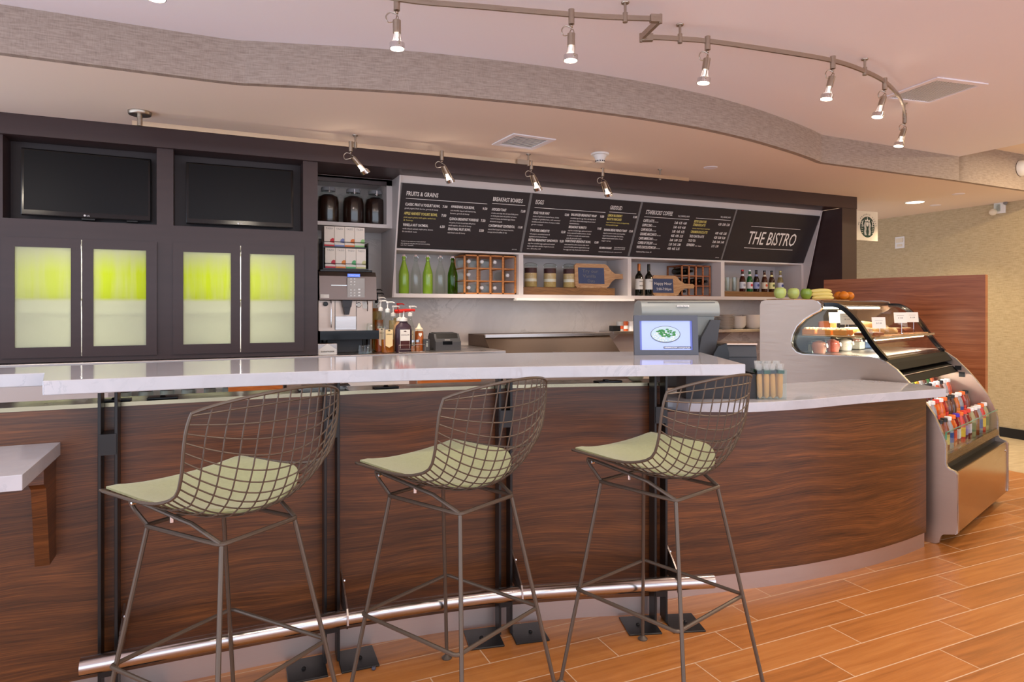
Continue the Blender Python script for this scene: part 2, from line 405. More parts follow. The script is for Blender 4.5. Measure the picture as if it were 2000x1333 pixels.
# ================================================================== BAR (stone top, curved walnut front, posts, rail)
barc = [(-2.2, 2.64), (-1.2, 2.64), (-.4, 2.642), (-.04, 2.642), (.32, 2.64), (.51, 2.632), (.72, 2.618), (.93, 2.594), (1.107, 2.564), (1.19, 2.546), (1.447, 2.48), (1.70, 2.398), (1.80, 2.366)]
bar = [(p.x, p.y) for p in catmull(barc, 5)]
def off(pts, d):
    r = []
    for i, p in enumerate(pts):
        a = V(pts[max(i-1, 0)]); b = V(pts[min(i+1, len(pts)-1)]); t = (b-a).normalized(); r.append((p[0]-t.y*d, p[1]+t.x*d))
    return r
def bary(x):
    for a, b in zip(bar, bar[1:]):
        if a[0] <= x <= b[0]: return a[1]+(b[1]-a[1])*(x-a[0])/(b[0]-a[0]), math.atan2(b[1]-a[1], b[0]-a[0])
bf = thing('curved_bar', 'dark walnut curved bar front under the long white stone bar top', 'bar front', (0, 2.64, 0))
def rel(pts, o): return [(p[0]-o[0], p[1]-o[1]) for p in pts]
O = (0, 2.64)
bfp = obj('wood_panel', M().ribbon(bar, .085, 1.01, .035), WAL, None); bfp.parent = bf; bfp.matrix_parent_inverse = bf.matrix_basis.inverted()
def world_child(o, parent):            # keep world-coordinate mesh under a placed thing
    o.parent = parent; o.matrix_parent_inverse = parent.matrix_basis.inverted(); return o
world_child(obj('kick_plate', M().ribbon(off(bar, .012), 0, .085, .02), KICK, label='brushed steel kick plate along the floor'), bf)
world_child(obj('cap_strip', M().ribbon(off(bar, -.002), 1.01, 1.024, .16), brushed('cap_metal', (150, 140, 116), .2)), bf)
world_child(obj('inner_panel', M().ribbon(off(bar, .125), .02, 1.009, .03), SHELFG), bf)
world_child(obj('end_panel', M().box(1.775, 1.80, 2.42, 2.50, .0, 1.009), WAL), bf)
qf = catmull([(-.485, 2.405), (.1, 2.398), (.5, 2.366), (.85, 2.300), (1.2, 2.212), (1.6, 2.098), (1.903, 1.990)], 6)
qb = catmull([(2.215, 2.62), (1.97, 2.80), (1.576, 2.91), (1.18, 2.985), (.59, 3.035), (-.14, 3.04), (-.74, 3.0), (-2.2, 3.0)][1:], 5)
pts = [(-2.2, 2.70), (-.54, 2.70)]+[(p.x, p.y) for p in qf]+[(2.215, 2.62)]+[(p.x, p.y) for p in qb]
m = M().prism(pts, 1.085, 1.13)
top = tag(obj('stone_bar_slab', m, QUARTZ), 'long white quartz bar top with faint grey veins on black posts', 'bar top')
bv = top.modifiers.new('bevel', 'BEVEL'); bv.width = .003; bv.segments = 2; bv.limit_method = 'ANGLE'
for i, (X, nm) in enumerate([(-.335, 'leftmost pair beside the low ledge'), (.40, 'between first and second wire stools'), (1.10, 'behind the second wire stool'), (1.755, 'at the free end of the bar')]):
    yw, an = bary(X)
    t = thing('bar_support_post', 'black steel twin flat bar post, ' + nm, 'post', (X, yw, 0), an, 'black posts under the bar top')
    for s in (-1, 1):
        gap = .024
        obj('upright', M().box(s*gap-.005, s*gap+.005, -.085, -.012, .006, 1.084, .001, 1), BSTEEL, t)
        bp = obj('base_plate', M().box(min(s*gap, s*(gap+.14)), max(s*gap, s*(gap+.14)), -.17, -.01, 0, .007, .002, 1), BSTEEL, t)
        obj('bolt', M().lathe([(.008, 0), (.008, .004), (.004, .008), (0, .009)], (s*(gap+.08), -.09, .007), 10), BSTEEL, bp)
        obj('top_plate', M().box(min(s*gap, s*(gap+.10)), max(s*gap, s*(gap+.10)), -.11, .10, 1.076, 1.0845), BSTEEL, t)
    obj('spacer_block', M().box(-.025, .025, -.09, -.01, .86, .93), BSTEEL, t)
    obj('spacer_block', M().box(-.025, .025, -.09, -.01, .12, .17), BSTEEL, t)
rail = [(p[0], p[1]) for p in off(bar, -.165)]
rail = [(p.x, p.y) for p in catmull([rail[i] for i in range(10, len(rail), 7) if rail[i][0] < 1.6]+[(1.90, 2.172)], 8) if p.x >= -.445]
ft = thing('foot_rail', 'tubular brushed steel foot rail curving along the bar front', 'foot rail', (0, 2.47, .2))
world_child(obj('rail_tube', M().tube([(p[0], p[1], .205) for p in rail], .0285, 20), RAILM), ft)
for X in (-.335, .40, 1.10, 1.755):
    yw, an = bary(X)
    T = TR(X, yw, 0) @ R_('Z', an)
    m = M()
    prof = catmull([(-.02, .33), (-.09, .285), (-.155, .255), (-.196, .232), (-.200, .19), (-.180, .168)], 4)
    m.tube([T @ V((.036, p.x, p.y)) for p in prof], .001, flat=(.012, .004))
    m2 = M().prism([(-.02, .33), (-.115, .285), (-.185, .245), (-.2, .225), (-.203, .19), (-.185, .17), (-.17, .172), (-.16, .20), (-.10, .2), (-.02, .2)], -.003, .003, T @ TR(.042, 0, 0) @ Matrix(((0, 0, 1, 0), (1, 0, 0, 0), (0, 1, 0, 0), (0, 0, 0, 1))))
    b = world_child(obj('rail_bracket', m2, STEEL), ft)
    mm = M()
    for zz in (.30, .25): mm.lathe([(.007, 0), (.007, .006), (.003, .008), (0, .008)], (0, 0, 0), 8, T @ TR(.045, -.06, zz) @ R_('Y', PI/2))
    bo = world_child(obj('bolt', mm, CHROME), ft)

# ---- lower service counter to the right
ctr = [(p.x, p.y) for p in catmull([(1.86, 2.485), (2.015, 2.461), (2.44, 2.392), (2.75, 2.362), (3.12, 2.363), (3.40, 2.388), (3.655, 2.43)], 6)]
sc = thing('service_counter', 'curved walnut veneer order counter front lit warm beside the display case', 'counter', (2.75, 2.36, 0))
world_child(obj('wood_panel', M().ribbon(ctr, .085, .87, .03), WAL), sc)
world_child(obj('kick_plate', M().ribbon(off(ctr, .01), 0, .085, .02), KICK), sc)
world_child(obj('end_panel', M().box(1.87, 1.89, 2.50, 2.83, .0, .869), WAL), sc)
world_child(obj('back_panel', M().box(1.9, 3.55, 2.78, 2.80, .0, .869), SHELFG), sc)
cf = catmull([GZ(*p, .915) for p in ((1345, 786), (1460, 787), (1568, 781.5), (1676, 772), (1770, 765), (1848, 759.5))], 6)
pts = [(p.x, p.y) for p in cf]+[(3.69, 2.50), (3.59, 2.83), (1.86, 2.83)]
ctop = tag(obj('counter_top', M().prism(pts, .87, .915), QUARTZ), 'lower white quartz slab of the order counter, wedge-ended beside the display case', 'counter top')
bv = ctop.modifiers.new('bevel', 'BEVEL'); bv.width = .003; bv.segments = 2; bv.limit_method = 'ANGLE'
# ---- accessible ledge, far left
led = thing('low_ledge', 'small white stone ledge on a walnut corbel, fixed low on the bar front', 'ledge', (-.9, 2.64, .9))
e = obj('ledge_slab', M().box(-1.0, -.482, 2.165, 2.64, .857, .90, .002), QUARTZ); world_child(e, led)
c = obj('corbel', M().prism([(2.638, .855), (2.47, .855), (2.47, .80), (2.50, .78), (2.55, .52), (2.638, .52)], -.535, -.495, Matrix(((0, 0, 1, 0), (1, 0, 0, 0), (0, 1, 0, 0), (0, 0, 0, 1)))), WAL); world_child(c, led)

# ================================================================== TALL BACK BAR
YF = 4.62
cab = thing('tall_cabinet', 'dark espresso tall back bar cabinet with two television niches and four frosted doors', 'cabinet', (-.3, YF, 0))
m = M()
DT, DB, NB, NT_ = 1.755, 1.072, 1.870, 2.346
for x0, x1 in ((-1.75, -1.121), (-.344, -.252), (.527, .622)): m.box(x0, x1, YF, YF+.55, 1.035, 2.4655)
for x0, x1 in ((-1.121, -.344), (-.252, .527)):
    m.box(x0, x1, YF, YF+.55, DT+.003, NB); m.box(x0, x1, YF, YF+.5, NT_, 2.4655); m.box(x0, x1, YF, YF+.5, 1.035, DB-.006)
world_child(obj('carcass', m, ESP), cab)
world_child(obj('niche_back', M().box(-1.121, -.344, YF+.16, YF+.18, NB, NT_).box(-.252, .527, YF+.16, YF+.18, NB, NT_), ESPD), cab)
world_child(obj('interior', M().box(-1.121, .527, YF+.40, YF+.42, DB-.006, DT), WHITE), cab)
world_child(obj('inner_shelf', M().box(-1.12, -.345, YF+.06, YF+.398, 1.395, 1.41).box(-.251, .526, YF+.06, YF+.398, 1.395, 1.41), WHITE), cab)
for x in (-.73, .14): light('AREA', 'cabinet_lamp_light', (x, YF+.30, 1.735), 6, (1, .95, .82), .6, (x, YF+.2, 1.0), sizey=.06)
for x in (-.73, .14): light('AREA', 'cabinet_lamp_light', (x, YF+.30, 1.385), 5.5, (1, .97, .88), .6, (x, YF+.2, .8), sizey=.06)
def frosted():
    g = NT('frosted_glass'); X, Y, Z = g.xyz(); out = g.t.nodes['Material Output']
    st = g.noise(g.vec(g.math('MULTIPLY', X, 14), 0, g.math('MULTIPLY', Z, 1.2)), 1.0, 3, .6)
    up = g.mapr(Z, 1.395, 1.415, 0, 1); fade = g.mapr(Z, 1.56, 1.70, 1, .15)
    xf = g.math('SUBTRACT', 1, g.math('MULTIPLY', g.math('ABSOLUTE', g.math('ADD', X, .3)), .8))
    k = g.math('MULTIPLY', g.math('MULTIPLY', up, g.math('MULTIPLY', fade, xf)), g.mapr(st, .32, .6, .45, 1.25))
    colr = g.mix(k, (*lin((206, 208, 190)), 1), (*lin((202, 214, 34)), 1))
    tr = g.t.nodes.new('ShaderNodeBsdfTranslucent'); g.t.links.new(colr, tr.inputs[0])
    g.base(colr); g.rough(.35); mx = g.t.nodes.new('ShaderNodeMixShader'); mx.inputs[0].default_value = .62
    g.t.links.new(g.p.outputs[0], mx.inputs[1]); g.t.links.new(tr.outputs[0], mx.inputs[2]); g.t.links.new(mx.outputs[0], out.inputs[0]); return g.m
FROST = frosted()
for x0, x1, g0, g1 in ((-1.124, -.7395, -1.062, -.79), (-.7345, -.342, -.677, -.40), (-.254, .1345, -.196, .079), (.1395, .530, .193, .471)):
    fr = M(); a, b, c, d = x0, x1, DB-.009, DT+.006
    gz0, gz1 = 1.124, 1.707
    fr.box(a, g0, YF-.016, YF-.001, c, d).box(g1, b, YF-.016, YF-.001, c, d).box(g0, g1, YF-.016, YF-.001, c, gz0).box(g0, g1, YF-.016, YF-.001, gz1, d)
    dr = world_child(obj('door', fr, ESP), cab)
    gp = obj('glass_panel', M().box(g0, g1, YF-.010, YF-.004, gz0, gz1), FROST, label='frosted glass door pane, lime green above and cream below'); gp.parent = dr; gp.matrix_parent_inverse = dr.matrix_basis.inverted()
bh = thing('bulkhead', 'dark espresso timber header and end column framing the menu wall', 'bulkhead', (3, 4.586, 0))
world_child(obj('header_beam', M().box(-1.75, 5.84, 4.586, 4.619, 2.346, 2.4658).box(.623, 5.62, 4.62, 5.03, 2.346, 2.36), ESP), bh)
world_child(obj('end_column', M().box(5.635, 5.84, 4.59, 5.39, 0, 2.345), ESP), bh)
world_child(obj('upper_filler', M().box(.623, 5.634, 5.03, 5.05, 2.30, 2.345), ESP), bh)

# jar shelf, left
js = thing('jar_shelf', 'white framed open shelf box holding the dark jars', 'shelf', (.95, 5.03, 1.97))
m = M().box(.623, 1.238, 5.03, 5.395, 1.972, 2.0).box(.623, 1.238, 5.03, 5.395, 2.33, 2.346).box(1.193, 1.238, 5.03, 5.395, 2.0, 2.33)
world_child(obj('shelf_box', m, SHELFW), js)
# menu shelves: four bays under tilted boards
ms = thing('menu_shelf', 'long pale open shelf unit in four bays under the menu boards', 'shelf', (3.4, 5.03, 1.43))
m = M().box(1.249, 5.60, 5.03, 5.395, 1.437, 1.468).box(1.249, 5.60, 5.035, 5.395, 1.806, 1.822)
for x0, x1 in ((1.249, 1.266), (2.317, 2.360), (3.411, 3.450), (4.496, 4.541), (5.57, 5.60)): m.box(x0, x1, 5.03, 5.395, 1.468, 1.806)
world_child(obj('carcass', m, SHELFW), ms)
world_child(obj('back_panel', M().box(1.25, 5.60, 5.385, 5.398, 1.44, 1.82), SHELFG), ms)
for sx in (1.236, 5.60):
    world_child(obj('side_panel', M().prism([(5.03, 1.437), (4.80, 2.345), (5.395, 2.345), (5.395, 1.437)], sx, sx+.012, Matrix(((0, 0, 1, 0), (1, 0, 0, 0), (0, 1, 0, 0), (0, 0, 0, 1)))), SHELFG), ms)
# sloped surround the boards sit on
dy, dz = 4.82-5.03, 2.29-1.828; L = math.hypot(dy, dz)
def SL(x, v, o=0):       # point on the sloped plane at x, fraction v of board height, o towards viewer
    n = V((0, -dz/L, dy/L)); n = V((0, -abs(dz)/L, dy/L))
    return V((x, 5.03+dy*v, 1.828+dz*v))+n*o
m = M()
def slab(m, x0, x1, v0, v1, o0, o1):
    T = frame(SL(0, 0), (1, 0, 0), (0, dy, dz))
    return m.box(x0, x1, v0*L, v1*L, o0, o1, 0, 1, T)
slab(m, 1.249, 5.60, 0.005, 1.13, -.03, -.012)
world_child(obj('sloped_surround', m, SHELFW), ms)
m = M()
for x0, x1 in ((1.249, 1.262), (2.322, 2.345), (3.404, 3.428), (4.486, 4.508), (5.59, 5.60)): slab(m, x0, x1, 0, 1.0, -.012, .004)
world_child(obj('divider_trim', m, GREY), ms)
ul = tag(obj('under_shelf_lamp', M().box(2.28, 3.46, 4.99, 5.06, 1.416, 1.4365, .004).box(3.36, 3.45, 4.986, 4.99, 1.42, 1.43), WHITE), 'slim white strip lamp fixed beneath the middle of the menu shelf', 'lamp')
light('AREA', 'strip_lamp_light', (2.87, 5.03, 1.412), 1.2, (1, .93, .85), 1.1, (2.87, 5.1, 1.0), sizey=.03)
TB = frame(SL(0, 0, .0085), (1, 0, 0), (0, dy, dz))
def board(x0, x1, label, lines, rules, yl=()):
    t = thing('menu_board', label, 'menu board', tuple(SL((x0+x1)/2, 0)), 0, 'black menu boards over the back shelf')
    b = M(); slab(b, x0, x1, .005, 1.0, -.011, .007); world_child(obj('board_panel', b, MENU), t)
    w = x1-x0
    mw, my = M(), M()
    for (tx, u0, u1, v, h, *c) in lines:
        q = my if c and c[0] else mw
        q.text(tx, TB @ TR(x0+u0*w, v*L, 0), h*L*1.38, width=(u1-u0)*w, bold=.0007 if h > .03 else .0)
    for (u0, u1, v) in rules: mw.box(x0+u0*w, x0+u1*w, v*L, v*L+.004, -.0002, .0006, 0, 1, TB)
    world_child(obj('lettering', mw, LETW), t)
    if len(my.b.verts): world_child(obj('lettering', my, LETY, label='pale yellow lettering'), t)
    else: my.b.free()
s_ = .030
def item(u, v, w, name, price, pu, subs, y=0, h=.042):
    r = [(name, u, u+w, v, h, y)]
    if price: r.append((price, pu, pu+.037, v, h*.95, 0))
    for i, (sx, sw) in enumerate(subs): r.append((sx, u, u+sw, v-.052-.046*i, .024, y))
    return r
b1 = [('FRUITS & GRAINS', .035, .27, .825, .065), ('BREAKFAST BOARDS', .70, .945, .835, .065)]
b1 += item(.035, .67, .26, 'CLASSIC FRUIT & YOGURT BOWL', '7.00', .315, [('greek yogurt, fresh berries, granola & honey', .25)])
b1 += item(.035, .53, .25, 'APPLE HARVEST YOGURT BOWL', '7.00', .315, [('greek yogurt, granny smith apples, candied nuts', .24), ('& honey', .07)], 1)
b1 += item(.035, .35, .19, 'VANILLA NUT OATMEAL', '6.50', .315, [('vanilla infused oatmeal, maple syrup, bananas', .23), ('& candied nuts', .11)])
b1 += item(.38, .68, .185, 'AWAKENING ACAI BOWL', '9.50', .63, [('acai smoothie topped with fresh berries,', .2), ('bananas, granola & honey', .15)])
b1 += item(.38, .485, .23, 'QUINOA BREAKFAST PORRIDGE', '7.50', .63, [('red quinoa, brown rice and oats with granny', .21), ('smith apples, almonds & honey', .18)])
b1 += item(.38, .32, .18, 'SEASONAL FRUIT BOWL', '5.50', .63, [('with fresh mint & honey', .14)])
b1 += item(.705, .68, .12, 'AVOCADO TOAST', '12.00', .945, [('avocado, extra virgin olive oil, lemon & baby greens', .225), ('on whole grain toast with pickled red onions,', .215), ('roasted tomatoes, hard boiled eggs & lemon', .205), ('dressed arugula', .1)])
b1 += item(.70, .41, .22, 'CONTEMPORARY CONTINENTAL', '11.00', .945, [('seasonal fruit & yogurt bowl, banana bread slice,', .215), ('orange juice & coffee or tea', .16)])
b1 += [('*contains or may contain raw or undercooked food', .035, .22, .10, .02), ('before placing your order please inform your server of any allergy', .035, .255, .065, .02), ('ask for details', .035, .13, .035, .02), ('prices vary', .93, .97, .04, .016)]
board(1.262, 2.322, 'first menu board, headed FRUITS & GRAINS and BREAKFAST BOARDS', b1, [(.035, .66, .775), (.70, .975, .79)])
b2 = [('EGGS', .035, .105, .835, .07), ('GRIDDLED', .715, .83, .835, .07)]
b2 += item(.035, .67, .14, 'EGGS YOUR WAY', '12.00', .31, [('choice of applewood smoked bacon, chicken', .23), ('sausage or griddled ham, with seasoned', .245), ('breakfast potatoes & choice of artisan or whole', .245), ('grain toast', .1)])
b2 += item(.035, .37, .17, 'TWO EGG OMELETTE', '12.50', .31, [('with peppers, caramelized onions &', .18), ('applewood smoked bacon', .16)])
b2 += item(.035, .205, .26, 'BISTRO BREAKFAST SANDWICH', '9.50', .315, [('cage free scrambled eggs, applewood smoked', .24), ('bacon, aged white cheddar, arugula & avocado', .24), ('on a brioche roll', .12)])
b2 += item(.37, .68, .235, 'BALANCED BREAKFAST WRAP', '9.00', .64, [('scrambled cage free egg whites with baby kale &', .235), ('goat cheese, chicken turkey sausage & oven roasted', .235), ('tomatoes', .09)])
b2 += item(.37, .465, .165, 'BREAKFAST BURRITO', '9.95', .64, [('cage free scrambled eggs, applewood smoked', .22), ('bacon, seasoned breakfast potatoes, cheddar', .22), ('& scallions in a tortilla with roasted tomato', .21), ('salsa & avocado mash', .14)])
b2 += item(.365, .215, .24, 'FARM STAND BREAKFAST BOWL', '12.00', .64, [('oven roasted broccolini, tomatoes, baby kale &', .23), ('seasoned breakfast potatoes topped with two cage', .24), ('free eggs your way, fresh pesto & parmesan', .24)])
b2 += item(.71, .71, .14, 'LEMON BLUEBERRY', '11.00', .955, [], 1)
b2 += [('RICOTTA PANCAKES', .71, .85, .645, .042, 1), ('topped with blueberry reduction & whipped ricotta,', .71, .935, .595, .024, 1), ('dusted powdered sugar', .71, .83, .55, .024, 1)]
b2 += item(.705, .45, .225, 'BANANA BREAD FRENCH TOAST', '12.00', .95, [('dipped in cinnamon vanilla custard & griddled,', .215), ('topped with powdered sugar, fresh bananas,', .205), ('whipped roasted candied walnuts, & maple', .205), ('sugar syrup', .09)])
b2 += [('KIDS MENU AVAILABLE', .70, .82, .125, .034), ('for guests twelve years old & younger', .845, .955, .15, .02), ('please ask your server about our', .845, .955, .12, .02), ('consuming raw or undercooked meats, poultry or eggs may increase risk', .70, .93, .06, .018)]
board(2.345, 3.404, 'second menu board, headed EGGS and GRIDDLED', b2, [(.035, .68, .77), (.715, .98, .785)])
b3 = [("STARBUCKS' COFFEE", .05, .325, .80, .075), ('TALL | GRANDE | VENTI', .385, .51, .79, .03), ('TALL | GRANDE | VENTI', .85, .965, .83, .03)]
cf3 = [('CAFFE LATTE', '3.60  4.35  4.60', .11), ('CAPPUCCINO', '3.60  4.10  4.60', .10), ('CAFFE MOCHA', '3.85  4.45  4.75', .11), ('CARAMEL MACCHIATO', '4.05  4.95  5.25', .17), ('CAFFE AMERICANO', '2.60  3.00  3.25', .145), ('COFFEE OF THE DAY', '2.20  2.45  2.80', .155), ('WHITE CHOCOLATE MOCHA', '4.05  4.65  5.15', .2)]
for i, (n, p, w) in enumerate(cf3): b3 += [(n, .045, .045+w, .655-.082*i, .05), (p, .37, .50, .655-.082*i, .046), ('70-360', .05+w, .09+w, .655-.082*i, .018)]
b3 += [('BISTRO SIGNATURE', .575, .71, .705, .048, 1), ('STARBUCKS LATTE', .575, .71, .64, .048, 1), ('cinnamon, honey & steamed oatmilk foam', .575, .77, .585, .022, 1), ('CINNAMON DOLCE LATTE', .57, .755, .505, .048, 1)]
b3 += [('4.30  5.00  5.30', .85, .98, .68, .046), ('4.05  4.65  5.05', .845, .975, .505, .046), ('TAZO CHAI TEA LATTE', .57, .73, .42, .048), ('4.20  5.00  5.20', .845, .975, .42, .046), ('TAZO TEA', .57, .65, .335, .048), ('2.60  3.00  3.40', .845, .975, .335, .046), ('ESPRESSO', .565, .65, .25, .048), ('2.15  2.30', .845, .925, .25, .046), ('solo  doppio', .66, .73, .25, .02), ('*additional flavor shots .60', .05, .21, .085, .026), ('prices vary', .93, .97, .04, .016)]
board(3.428, 4.486, 'third menu board, headed with coffee drinks in price columns', b3, [(.045, .515, .745), (.585, .975, .785)])
board(4.508, 5.59, 'fourth menu board, plain black, reading THE BISTRO', [('THE BISTRO', .215, .80, .35, .27)], [(.21, .81, .70), (.205, .80, .265)])

# ================================================================== BACK COUNTER
bc = thing('back_counter', 'brushed steel back counter running under the dark cabinet', 'counter', (0, 4.55, 0))
world_child(obj('worktop', M().box(-1.9, 1.99, 4.55, 5.395, .995, 1.032, .004), STEEL), bc)
world_child(obj('base_panel', M().box(-1.9, -.6, 4.60, 4.62, .05, .994), SHELFG), bc)
world_child(obj('base_panel', M().box(.42, 1.97, 4.60, 4.62, .05, .994), STEELM), bc)
world_child(obj('drawer_front', M().box(.75, 1.25, 4.58, 4.60, .62, .97, .003), WHITE), bc)
world_child(obj('drawer_front', M().box(1.31, 1.62, 4.58, 4.60, .62, .97, .003), PAPERW), bc)
XZ = Matrix(((1, 0, 0, 0), (0, 0, -1, 0), (0, 1, 0, 0), (0, 0, 0, 1)))      # lays x-y drawing upright, facing the guests
# ---- televisions
def tv(x, z, w, h, yaw, pit, label, sensor):
    t = thing('television', label, 'television', (x, YF+.155, z), 0, 'televisions in the cabinet niches')
    T = TR(0, -.07, 0) @ R_('Z', yaw) @ R_('X', pit)
    b = M().box(-w/2, w/2, -.02, .02, -h/2, h/2, .006, 2, T)
    obj('casing', b, BLACKG, t)
    g = NT('tv_screen') if 'tv_screen' not in MATS else None
    if g: g.base((.006, .006, .007, 1)); g.rough(.3); g.p.inputs['Specular IOR Level'].default_value = .18
    obj('screen', M().box(-w/2+.016, w/2-.016, -.0225, -.0205, -h/2+.032, h/2-.014, 0, 1, T), MATS['tv_screen'], t)
    m = M().text('LG', T @ TR(-.008, -.0212, -h/2+.009) @ XZ, .013)
    m.lathe([(.006, 0), (.006, .0008), (0, .0008)], (0, 0, 0), 12, T @ TR(-.018, -.0205, -h/2+.014) @ R_('X', PI/2))
    obj('logo', m, LETW, t)
    obj('wall_bracket', M().box(-.08, .08, 0, .07, -.08, .08, .003).tube([T @ V((0, .02, 0)), (0, .03, 0)], .02), BLACK, t)
    if sensor: obj('stand_foot', M().box(-.035, .035, -.02, .03, -h/2-.014, -h/2, .004, 2, T).box(.2, .26, -.015, .02, -h/2-.01, -h/2, .003, 2, T), BLACK, t)
tv(-.715, 2.095, .668, .395, .05, -.03, 'black flat television in the niche over the first pair of frosted doors', 1)
tv(.143, 2.093, .655, .395, -.01, -.02, 'black flat television in the niche nearer the dark coffee jars', 0)

# ---- dark jars
def jar(x, y, z, r, h, label, group, fillm, cat='jar'):
    t = thing('storage_jar', label, cat, (x, y, z), 0, group)
    obj('jar_body', M().lathe([(r*.93, 0), (r, .012), (r, h*.62), (r*.93, h*.74), (r*.62, h*.84), (r*.60, h*.90)], n=24), PANE, t)
    obj('filling', M().lathe([(r*.9, .006), (r*.95, .016), (r*.95, h*.60), (r*.86, h*.73), (r*.5, h*.79), (0, h*.80)], n=24), fillm, t)
    l = obj('lid', M().lathe([(r*.60, h*.88), (r*.66, h*.89), (r*.66, h*.95), (r*.6, h*.985), (r*.3, h), (0, h)], n=20), mat('jar_lid_glass', (176, 176, 182), .12, trans=.4), t)
    obj('wire_clasp', M().tube(catmull([(-r*.66, -.002, h*.86), (-r*.2, -r*.68, h*.86), (r*.2, -r*.68, h*.86), (r*.66, -.002, h*.86)], 4), .0018, 6).tube([(0, -r*.68, h*.83), (0, -r*.70, h*.96)], .004, 6), CHROME, t)
BEAN = mat('dark_roast_beans', (48, 26, 20), .25, var=.5, vscale=120, coat=.6)
for px, w in ((641, 'beside the cabinet'), (690, 'in the middle of three'), (733, 'nearest the menu boards')):
    x, _ = GY(px, 430, 5.19); jar(x, 5.19, 2.0, .083, .285, 'large glass clasp jar of dark coffee beans '+w, 'dark bean jars on the upper shelf', BEAN)

# ---- swing top bottles
def swing(x, label, gm, lq):
    t = thing('swing_top_bottle', label, 'bottle', (x, 5.13, 1.468), 0, 'swing top bottles on the menu shelf')
    r = .041; prof = [(r*.9, 0), (r, .008), (r, .15), (r*.92, .175), (r*.5, .235), (r*.33, .262), (r*.31, .285), (r*.36, .288), (r*.36, .298)]
    obj('glass_body', M().lathe(prof, n=20), gm, t)
    if lq: obj('contents', M().lathe([(r*.88, .006), (r*.93, .012), (r*.93, .15), (r*.85, .175), (r*.43, .233), (0, .236)], n=18), lq, t)
    obj('stopper', M().lathe([(.012, .298), (.013, .303), (.012, .312), (0, .314)], n=12), mat('porcelain_stopper', (226, 196, 188), .4), t)
    obj('wire_bail', M().tube(catmull([(-.013, 0, .302), (-.019, 0, .285), (-.017, -.006, .268), (0, -.014, .262), (.017, -.006, .268), (.022, 0, .285), (.013, 0, .302)], 3), .0012, 5), CHROME, t)
LIME = mat('lime_glass', (150, 190, 56), .15, trans=.15, coat=.5); LIMEL = mat('lime_frost', (190, 226, 70), .5)
DKG = thin_glass('green_bottle_glass', (150, 196, 60), .25)
for px, lb, gm, lq in ((788.8, 'lime green swing top bottle, first beside the shelf end', LIME, None), (812, 'clear swing top bottle between two lime green bottles', PANEG, None), (835.4, 'lime green swing top bottle in the middle of five', LIME, None), (860, 'clear swing top bottle beside the see-through green bottle', PANEG, None), (884, 'see-through green swing top bottle beside the wooden crate', DKG, None)):
    swing(GY(px, 577, 5.13)[0], lb, gm, lq)

# ---- slatted crates
def crate(x0, x1, z0, z1, y0, y1, label, cols, rows, mt):
    t = thing('bottle_crate', label, 'crate', ((x0+x1)/2, y0, z0), 0, 'compartment crates on the menu shelf')
    w = x1-x0; h = z1-z0; d = y1-y0; s = .012
    fr = M()
    for yy in (0, d-s): 
        for i in range(cols+1):
            x = -w/2+(w-s)*i/cols; fr.box(x, x+s*1.3, yy, yy+s, 0, h, .001, 1)
    obj('uprights', fr, mt, t)
    m = M()
    for j in range(rows+1):
        z = (h-s)*j/rows
        if 0 < j < rows:
            for i in range(cols+1): 
                x = -w/2+(w-s)*i/cols; m.box(x, x+s, .013, d-.013, z, z+s*.8)
            m.box(-w/2+.015, w/2-.015, .004, .012, z, z+s*.8)
        else: m.box(-w/2, w/2+.004, 0, d, z, z+s, .001, 1)
    obj('slats', m, mt, t)
    return t
def lying(x, y, z, label, gm, capm, group, r=.034, L=.22):
    t = thing('lying_bottle', label, 'bottle', (x, y, z), 0, group)
    T = R_('X', PI/2) @ TR(0, 0, -L*.8)
    obj('glass_body', M().lathe([(r*.9, 0), (r, .01), (r, L*.6), (r*.4, L*.82), (r*.36, L*.95)], n=14, T=T), gm, t)
    obj('cap', M().lathe([(r*.42, L*.94), (r*.42, L*1.0), (r*.3, L*1.02), (0, L*1.02)], n=12, T=T), capm, t)
x0, z0 = GY(906, 577, 5.07); x1, z1 = GY(1012, 508, 5.07)
crate(x0, 2.31, 1.4685, 1.795, 5.07, 5.33, 'honey pine crate of twelve cells holding clear bottles, beside the green bottle', 4, 3, CRATE)
w = 2.31-x0
cells = [(0, 2), (1, 2), (2, 2), (0, 1), (3, 1), (0, 0), (1, 0), (2, 0)]
nm = ['first', 'second', 'third', 'fourth']; rn = ['bottom', 'middle', 'top']
CAPW = mat('white_cap', (232, 228, 226), .3)
for i, j in cells:
    lying(x0+w*(i+.5)/4+.002, 5.16, 1.468+.109*j+.055, 'clear bottle lying in the pine crate, %s row, %s cell along' % (rn[j], nm[i]), PANEG, CAPW, 'clear bottles lying in the pine crate', .038)
